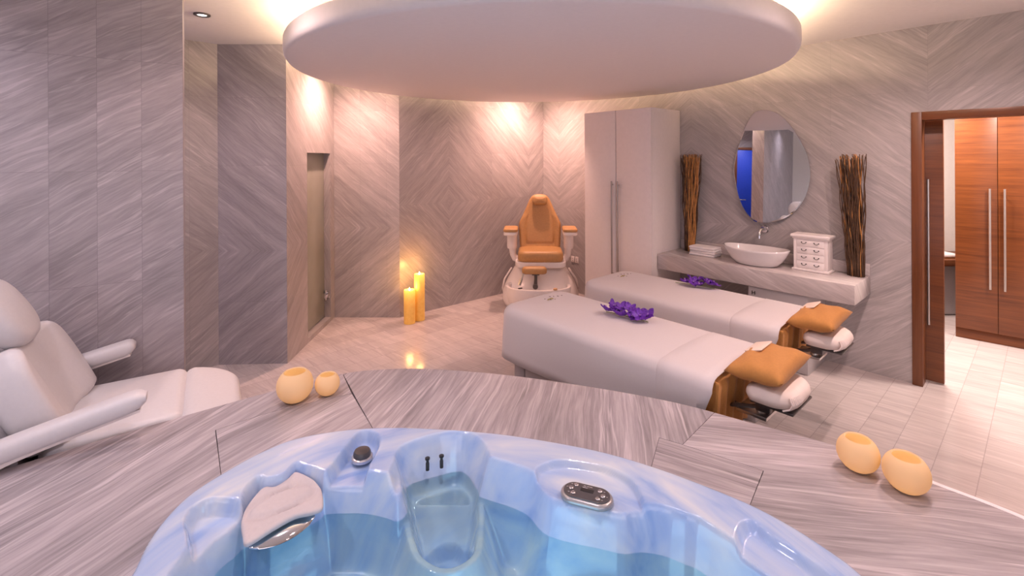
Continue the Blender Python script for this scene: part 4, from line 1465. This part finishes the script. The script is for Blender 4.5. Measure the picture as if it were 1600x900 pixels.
# egg-shaped mirror
mm = thing('wall_mirror', 'frameless egg-shaped mirror on the marble wall above the washbasin', 'mirror', (*WS(3.03, 0.0), 1.7), WROT)
out_ = catmull([(s - 3.03, z - 1.7) for s, z in MIRROR], 5)
mx = Matrix(((1, 0, 0, 0), (0, 0, -1, 0), (0, 1, 0, 0), (0, 0, 0, 1)))
b = MB()
b.rings([[mx @ Vector((x * 0.97, y * 0.97, 0.003)) for x, y in out_], [mx @ Vector((x, y, 0.010)) for x, y in out_], [mx @ Vector((x, y, 0.0115)) for x, y in out_],
         [mx @ Vector((x * 0.975, y * 0.98, 0.0121)) for x, y in out_]])
mg = b.build('mirror_glass', M['mirror'], mm, smooth=0)
mg.location = (0, -0.012, 0)
mg.rotation_euler = (math.radians(-1.7), 0, 0)
mk = MB().box((0, -0.006, 0.2), (0.10, 0.012, 0.06), 0.001)
mk.build('wall_bracket', M['steel'], mm)

# twig bundles
def twigs(s, o, h, wb, wt, lean, label, seed, n=96):
    rnd = random.Random(seed)
    t = thing('twig_bundle', label, 'twig bundle', (*WS(s, o), 0.8115), WROT, 'twig bundles on the counter')
    for k in range(n):
        a = rnd.uniform(0, 2 * PI)
        q = math.sqrt(rnd.random())
        bx, by = wb * q * math.cos(a), wb * q * math.sin(a) * 0.8
        tx, ty = lean + wt * q * math.cos(a + rnd.uniform(-0.15, 0.15)), wt * 0.62 * q * math.sin(a)
        hh = h * rnd.uniform(0.95, 1.0)
        if q > 0.9:
            tx += 0.018 * math.cos(a)
        ph = rnd.uniform(0, 6.28)
        pts = []
        for i in range(13):
            f = i / 12
            e = f ** 1.2
            wv = 0.006 * math.sin(f * 15 + ph) * min(1, f * 4)
            pts.append((bx + (tx - bx) * e + wv, by + (ty - by) * e + 0.005 * math.cos(f * 13 + ph) * min(1, f * 4), hh * f))
        r0 = rnd.uniform(0.0034, 0.0060)
        light = rnd.random() < 0.52 and q < 0.95
        m_ = MB()
        m_.tube(pts, [r0 * (1 - 0.45 * i / 12) for i in range(13)], 6)
        m_.build('twig', M['twig_light'] if light else M['twig_dark'], t, smooth=180)
    return t
twigs(2.282, 0.10, 1.03, 0.054, 0.100, 0.018, 'left-hand bundle of dark twigs on the counter beside the tall cabinet', 5)
twigs(3.755, 0.115, 1.015, 0.058, 0.088, -0.035, 'right-hand bundle of tall twigs at the counter end near the doorway', 9)

# wall sockets
for s in (0.555, 0.625):
    t = thing('wall_socket', 'white wall socket low on the marble, ' + ('the one nearer the corner' if s < 0.6 else 'the one nearer the cabinet'), 'socket', (*WS(s, 0), 0.44), WROT, 'wall sockets')
    MB().box((0, -0.005, 0), (0.055, 0.010, 0.085), 0.003).build('socket_plate', M['white'], t)
    h = MB()
    for z in (-0.012, 0.012):
        h.box((0, -0.0105, z), (0.012, 0.002, 0.006), 0.0005)
    h.build('socket_holes', M['dark_gap'], t)

# ---------------------------------------------------------------- pillar candles on the floor
def wax_mat():
    t = NT('glowing_wax')
    tc = t.n('ShaderNodeTexCoord')
    sep = t.n('ShaderNodeSeparateXYZ')
    t.l(tc.outputs['Generated'], sep.inputs[0])
    t.l(t.ramp(t.noise(tc.outputs['Object'], 25, 3), [(0.3, (0.82, 0.46, 0.10)), (0.7, (0.92, 0.56, 0.15))]), t.b.inputs['Base Color'])
    t.b.inputs['Roughness'].default_value = 0.45
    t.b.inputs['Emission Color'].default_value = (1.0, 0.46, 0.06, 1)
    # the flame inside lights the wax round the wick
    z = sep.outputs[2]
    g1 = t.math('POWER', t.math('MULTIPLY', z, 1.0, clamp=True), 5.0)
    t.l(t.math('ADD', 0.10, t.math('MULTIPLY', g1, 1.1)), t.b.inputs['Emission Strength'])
    return t.m
wax = wax_mat()
def pillar(x, y, r, h, label):
    t = thing('pillar_candle', label, 'candle', (x, y, 0.0), 0, 'pillar candles on the floor')
    b = MB().lathe([(0.001, 0.001), (r, 0.001), (r, h - 0.008), (r - 0.004, h), (r - 0.016, h - 0.002), (r - 0.022, h - 0.018), (0.006, h - 0.022), (0.001, h - 0.022)], seg=36)
    b.build('wax_body', wax, t, smooth=50)
    f = MB().lathe([(0.0005, h - 0.012), (0.006, h - 0.004), (0.008, h + 0.003), (0.005, h + 0.014), (0.0005, h + 0.026)], seg=10)
    f.build('flame', plain('pillar_flame', (1, 0.7, 0.3), 0.5, emit=(1.0, 0.6, 0.2), estr=30.0), t)
    lamp('pillar_candle_light', 'POINT', (x, y, h + 0.03), 2.2, (1.0, 0.5, 0.14), shadow_soft_size=0.03)
pillar(-1.135, 5.245, 0.062, 0.365, 'shorter glowing amber pillar candle on the floor by the marble wall')
pillar(-1.045, 5.345, 0.058, 0.515, 'taller glowing amber pillar candle behind the shorter one')

# ---------------------------------------------------------------- pedicure chair in the corner
pc = thing('pedicure_chair', 'tan and white pedicure chair with a foot basin in the far corner', 'pedicure chair', (0.345, 5.93, 0.0), -0.04)
def ering(cx, cy, rx_, ry_, z, n=48, p=2.4):
    out = []
    for k in range(n):
        a = 2 * PI * k / n
        c_, s_ = math.cos(a), math.sin(a)
        out.append((cx + rx_ * math.copysign(abs(c_) ** (2 / p), c_), cy + ry_ * math.copysign(abs(s_) ** (2 / p), s_), z))
    return out
b = MB()
b.rings([ering(0, 0, 0.42, 0.36, 0.002), ering(0, 0, 0.45, 0.385, 0.02), ering(0, 0, 0.468, 0.40, 0.08), ering(0, 0, 0.465, 0.40, 0.16), ering(0, 0.01, 0.44, 0.385, 0.24),
         ering(0, 0.03, 0.40, 0.355, 0.32), ering(0, 0.06, 0.355, 0.31, 0.39), ering(0, 0.08, 0.315, 0.27, 0.45), ering(0, 0.085, 0.285, 0.25, 0.482), ering(0, 0.085, 0.25, 0.22, 0.49)])
b.build('base_shell', M['plastic_white'], pc, smooth=60)
for sx in (-1, 1):
    b = MB().tube([(sx * 0.462, 0.22, 0.05), (sx * 0.472, 0.06, 0.18), (sx * 0.445, 0.02, 0.30), (sx * 0.36, 0.10, 0.42)], 0.012, 8)
    b.build('side_rib', M['plastic_white'], pc, smooth=60)
# foot basin: an open tub with a rolled lip, in front
b = MB()
def brings(cx, cy, prof):
    return [ering(cx, cy, rx_, ry_, z, 48, 2.2) for rx_, ry_, z in prof]
b.rings(brings(-0.03, -0.30, [(0.20, 0.13, 0.03), (0.30, 0.20, 0.04), (0.355, 0.235, 0.12), (0.375, 0.25, 0.22), (0.385, 0.26, 0.285), (0.38, 0.255, 0.305), (0.36, 0.235, 0.31),
                             (0.34, 0.215, 0.295), (0.325, 0.20, 0.22), (0.28, 0.17, 0.14), (0.15, 0.10, 0.125)]))
fbn = b.build('foot_basin', M['plastic_white'], pc, smooth=60)
kb = MB().lathe([(0.001, 0), (0.024, 0), (0.024, 0.014), (0.016, 0.02), (0.001, 0.02)], (0.16, -0.515, 0.309), 18)
kb.build('basin_knob', plain('tan_knob', (0.55, 0.33, 0.16), 0.4), fbn)
kb = MB().box((-0.24, -0.47, 0.312), (0.055, 0.018, 0.012), 0.003, 0.6)
kb.build('basin_drain_slot', M['black'], fbn)
# footrest
b = MB()
ring_pad(b, rrect(-0.145, 0.145, -0.055, 0.055, 0.054, 8), 0.455, 0.535, 0.035, 0.006, mtx=Matrix.Translation((-0.075, -0.36, 0)))
b.build('footrest_pad', M['leather_tan'], pc, smooth=60)
b = MB()
b.box((-0.06, -0.36, 0.450), (0.085, 0.07, 0.014), 0.003)
b.tube([(-0.06, -0.36, 0.45), (-0.06, -0.36, 0.40), (-0.065, -0.37, 0.30)], [0.020, 0.018, 0.024], 12)
b.tube([(-0.065, -0.40, 0.31), (-0.065, -0.34, 0.31)], 0.030, 14)
b.build('footrest_stem', M['dark_metal'], pc)
b = MB().tube([(-0.205, -0.36, 0.46), (-0.245, -0.38, 0.34)], 0.010, 8)
b.tube([(-0.225, -0.37, 0.40), (-0.25, -0.383, 0.325)], 0.016, 8)
b.build('hand_spray', M['steel'], pc)
# seat frame and arms
b = MB()
b.prism(rrect(-0.305, 0.305, -0.26, 0.24, 0.09, 6), 0.492, 0.565, 0.018, 3)
b.build('seat_frame', M['plastic_white'], pc, smooth=60)
for sx in (-1, 1):
    b = MB()
    b.tube([(sx * 0.27, -0.02, 0.545), (sx * 0.315, -0.02, 0.565), (sx * 0.338, -0.02, 0.62), (sx * 0.345, -0.02, 0.70), (sx * 0.348, -0.02, 0.80)], [0.035, 0.040, 0.040, 0.046, 0.052], 14)
    b.lathe([(0.001, 0.69), (0.056, 0.69), (0.062, 0.72), (0.060, 0.83), (0.066, 0.85), (0.066, 0.875), (0.001, 0.875)], (sx * 0.35, -0.02, 0), 20)
    ao = b.build('arm_post', M['plastic_white'], pc, smooth=60)
    b = MB()
    ring_pad(b, rrect(-0.085, 0.085, -0.18, 0.14, 0.05, 5), 0.868, 0.912, 0.018, 0, mtx=Matrix.Translation((sx * 0.362, -0.02, 0)))
    b.build('arm_tray', M['plastic_white'], ao, smooth=60)
    b = MB()
    ring_pad(b, rrect(-0.088, 0.088, -0.175, 0.15, 0.045, 5), 0.912, 0.950, 0.018, 0.004, mtx=Matrix.Translation((sx * 0.362, -0.02, 0)))
    b.build('arm_pad', M['leather_tan'], ao, smooth=60)
b = MB()
ring_pad(b, rrect(-0.272, 0.272, -0.27, 0.20, 0.09, 6), 0.562, 0.690, 0.045, 0.012)
b.build('seat_cushion', M['leather_tan'], pc, smooth=60)
# back: outline in its own plane, tilted back
tilt = math.radians(13)
bm_ = Matrix.Translation((0, 0.16, 0.62)) @ Matrix.Rotation(-tilt, 4, 'X') @ Matrix(((1, 0, 0, 0), (0, 0, -1, 0), (0, 1, 0, 0), (0, 0, 0, 1)))
half = [(0.0, 0.0), (0.16, 0.0), (0.235, 0.01), (0.255, 0.06), (0.262, 0.18), (0.270, 0.30), (0.262, 0.36), (0.225, 0.44), (0.185, 0.53), (0.155, 0.60), (0.125, 0.665), (0.09, 0.705), (0.045, 0.722), (0.0, 0.725)]
outl = half + [(-x, y) for x, y in half[-2:0:-1]]
def back_groove(x, y):
    gx_ = 0.150 + 0.03 * math.cos((y - 0.2) * 6)
    d_ = abs(abs(x) - gx_)
    g1 = -0.010 * math.exp(-(d_ / 0.010) ** 2) if 0.08 < y < 0.42 else 0
    bol = 0.022 * max(0.0, min(1.0, (abs(x) - gx_) / 0.06)) if y < 0.45 else 0
    return g1 + bol - 0.008 * math.exp(-((y - 0.09) / 0.012) ** 2) * (abs(x) < gx_)
b = MB()
ring_pad(b, catmull(outl, 3), -0.03, 0.085, 0.035, 0.006, fs=[0.96 - 0.04 * k for k in range(23)], zmod=back_groove, mtx=bm_)
bk = b.build('backrest', M['leather_tan'], pc, smooth=60)
b = MB()
ring_pad(b, rrect(-0.095, 0.095, 0.575, 0.695, 0.045, 6), 0.085, 0.165, 0.035, 0.008, mtx=bm_)
b.build('head_pillow', M['leather_tan'], pc, smooth=60)
b = MB()
ring_pad(b, catmull([(x * 0.97, y * 0.985) for x, y in outl], 2), -0.075, -0.02, 0.025, 0.0, mtx=bm_)
b.build('back_shell', M['plastic_white'], pc, smooth=60)

# ---------------------------------------------------------------- white treatment chair at the left
tc_ = thing('treatment_chair', 'reclined white treatment chair with padded arms against the left wall', 'treatment chair', (-2.275, 2.54, 0.0), math.atan2(0.535, 0.845))
# local: x towards the foot end, y = 0 wall side, y = -0.64 viewer's side
b = MB()
ring_pad(b, rrect(-0.06, 0.452, -0.625, 0.02, [0.055, 0.055, 0.06, 0.06], 5), 0.46, 0.600, 0.045, 0.006)
b.build('seat', M['leather_white'], tc_, smooth=60)
b = MB()
lm = Matrix.Translation((0.45, 0, 0.60)) @ Matrix.Rotation(math.radians(11), 4, 'Y') @ Matrix.Translation((-0.45, 0, -0.60))
ring_pad(b, rrect(0.444, 0.715, -0.66, 0.02, [0.17, 0.215, 0.05, 0.05], 10), 0.475, 0.598, 0.045, 0.006, mtx=lm)
b.build('leg_rest', M['leather_white'], tc_, smooth=60)
# backrest
bt_ = math.radians(24)
bmx = Matrix.Translation((-0.015, -0.312, 0.575)) @ Matrix.Rotation(-bt_, 4, 'Y') @ Matrix(((0, 0, 1, 0), (1, 0, 0, 0), (0, 1, 0, 0), (0, 0, 0, 1)))
ob = [(0, 0), (0.20, 0.0), (0.30, 0.01), (0.325, 0.05), (0.330, 0.15), (0.325, 0.27), (0.305, 0.36), (0.265, 0.42), (0.21, 0.45), (0.12, 0.44), (0.0, 0.43)]
outl = ob + [(-x, y) for x, y in ob[-2:0:-1]]
def bolster(x, y):
    return 0.055 * (1 / (1 + math.exp(-(abs(x) - 0.175) / 0.022)))
b = MB()
ring_pad(b, catmull(outl, 3), -0.07, 0.030, 0.035, 0.0, fs=[0.97 - 0.04 * k for k in range(23)], zmod=bolster, mtx=bmx)
b.build('backrest', M['leather_white'], tc_, smooth=60)
b = MB()
ring_pad(b, catmull([(x * 0.93, y * 0.95 + 0.01) for x, y in outl], 2), -0.105, -0.066, 0.018, 0.0, mtx=bmx)
b.build('back_shell', M['grey_panel'], tc_, smooth=60)
# headrest
hmx = bmx @ Matrix.Translation((0.015, 0.580, 0.010)) @ Matrix.Rotation(math.radians(-6), 4, 'X')
ell = [(0.160 * math.copysign(abs(math.cos(a)) ** 0.86, math.cos(a)), 0.175 * math.copysign(abs(math.sin(a)) ** 0.86, math.sin(a))) for a in [2 * PI * k / 48 for k in range(48)]]
b = MB()
ring_pad(b, ell, -0.045, 0.065, 0.055, 0.012, fs=(0.85, 0.7, 0.5, 0.3, 0.15), zmod=lambda x, y: -0.003 * math.exp(-((x - 0.03) / 0.004) ** 2), mtx=hmx)
b.build('headrest', M['leather_white'], tc_, smooth=60)
b = MB()
for sx in (-0.05, 0.05):
    b.tube([bmx @ Vector((sx, 0.36, -0.03)), bmx @ Vector((sx, 0.58, -0.012))], 0.009, 8)
b.build('headrest_rod', M['chrome'], tc_)
# arms
def arm(y, x0, x1, z0, z1, name_knob):
    b = MB()
    n = 30
    rings = []
    for k in range(n + 1):
        f = k / n
        x = x0 + (x1 - x0) * f
        z = z0 + (z1 - z0) * f ** 0.9
        e = 1.0
        if f > 0.90: e = math.sqrt(max(0.10, 1 - ((f - 0.90) / 0.10) ** 2))
        if f < 0.06: e = math.sqrt(max(0.05, 1 - ((0.06 - f) / 0.06) ** 2))
        w_, h_ = 0.054 * (0.55 + 0.45 * e), 0.038 * e + 0.004
        rings.append([(x, y + w_ * math.copysign(abs(math.cos(a)) ** 0.7, math.cos(a)), z - 0.035 + h_ * math.copysign(abs(math.sin(a)) ** 0.7, math.sin(a))) for a in [2 * PI * q / 18 for q in range(18)]])
    b.rings(rings)
    a_ = b.build('armrest', M['leather_white'], tc_, smooth=60)
    b = MB()
    rings = []
    for k in range(n + 1):
        f = k / n
        x = x0 + 0.01 + (x1 - x0 - 0.03) * f
        z = z0 + (z1 - z0) * f ** 0.9 - 0.072
        hh = 0.012 + 0.045 * math.exp(-((f - 0.12) / 0.16) ** 2)
        rings.append([(x, y - 0.036, z), (x, y + 0.036, z), (x, y + 0.034, z - hh), (x, y - 0.034, z - hh)])
    b.rings(rings)
    b.build('armrest_shell', M['plastic_white'], a_, smooth=50)
    b = MB()
    s_ = 1 if y < -0.3 else -1
    zx = z0 + (z1 - z0) * 0.2
    b.box((x0 + 0.16, y + s_ * 0.045, zx - 0.13), (0.09, 0.03, 0.16), 0.008)
    b.build('armrest_bracket', M['grey_panel'], a_, smooth=50)
arm(-0.745, -0.36, 0.325, 0.655, 0.805, True)
arm(0.085, -0.26, 0.20, 0.685, 0.785, False)
b = MB()
b.box((0.05, -0.31, 0.42), (0.62, 0.50, 0.08), 0.01)
b.box((-0.16, -0.31, 0.52), (0.10, 0.60, 0.20), 0.01)
b.build('seat_frame', M['grey_panel'], tc_)
b = MB()
b.prism(rrect(-0.25, 0.35, -0.58, -0.04, 0.10, 6), 0.001, 0.09, 0.02)
b.box((0.05, -0.31, 0.24), (0.26, 0.30, 0.32), 0.03)
b.build('pedestal', M['plastic_white'], tc_, smooth=60)
b = MB()
b.box((-0.27, -0.62, 0.60), (0.10, 0.08, 0.30), 0.01)
b.build('tilt_motor', M['black'], tc_)
b = MB().lathe([(0.001, 0.0), (0.012, 0.0), (0.014, 0.012), (0.009, 0.022), (0.001, 0.024)], (-0.175, -0.664, 0.70), 16, Matrix.Rotation(PI / 2, 3, 'X'))
b.build('tilt_knob', M['chrome'], tc_)
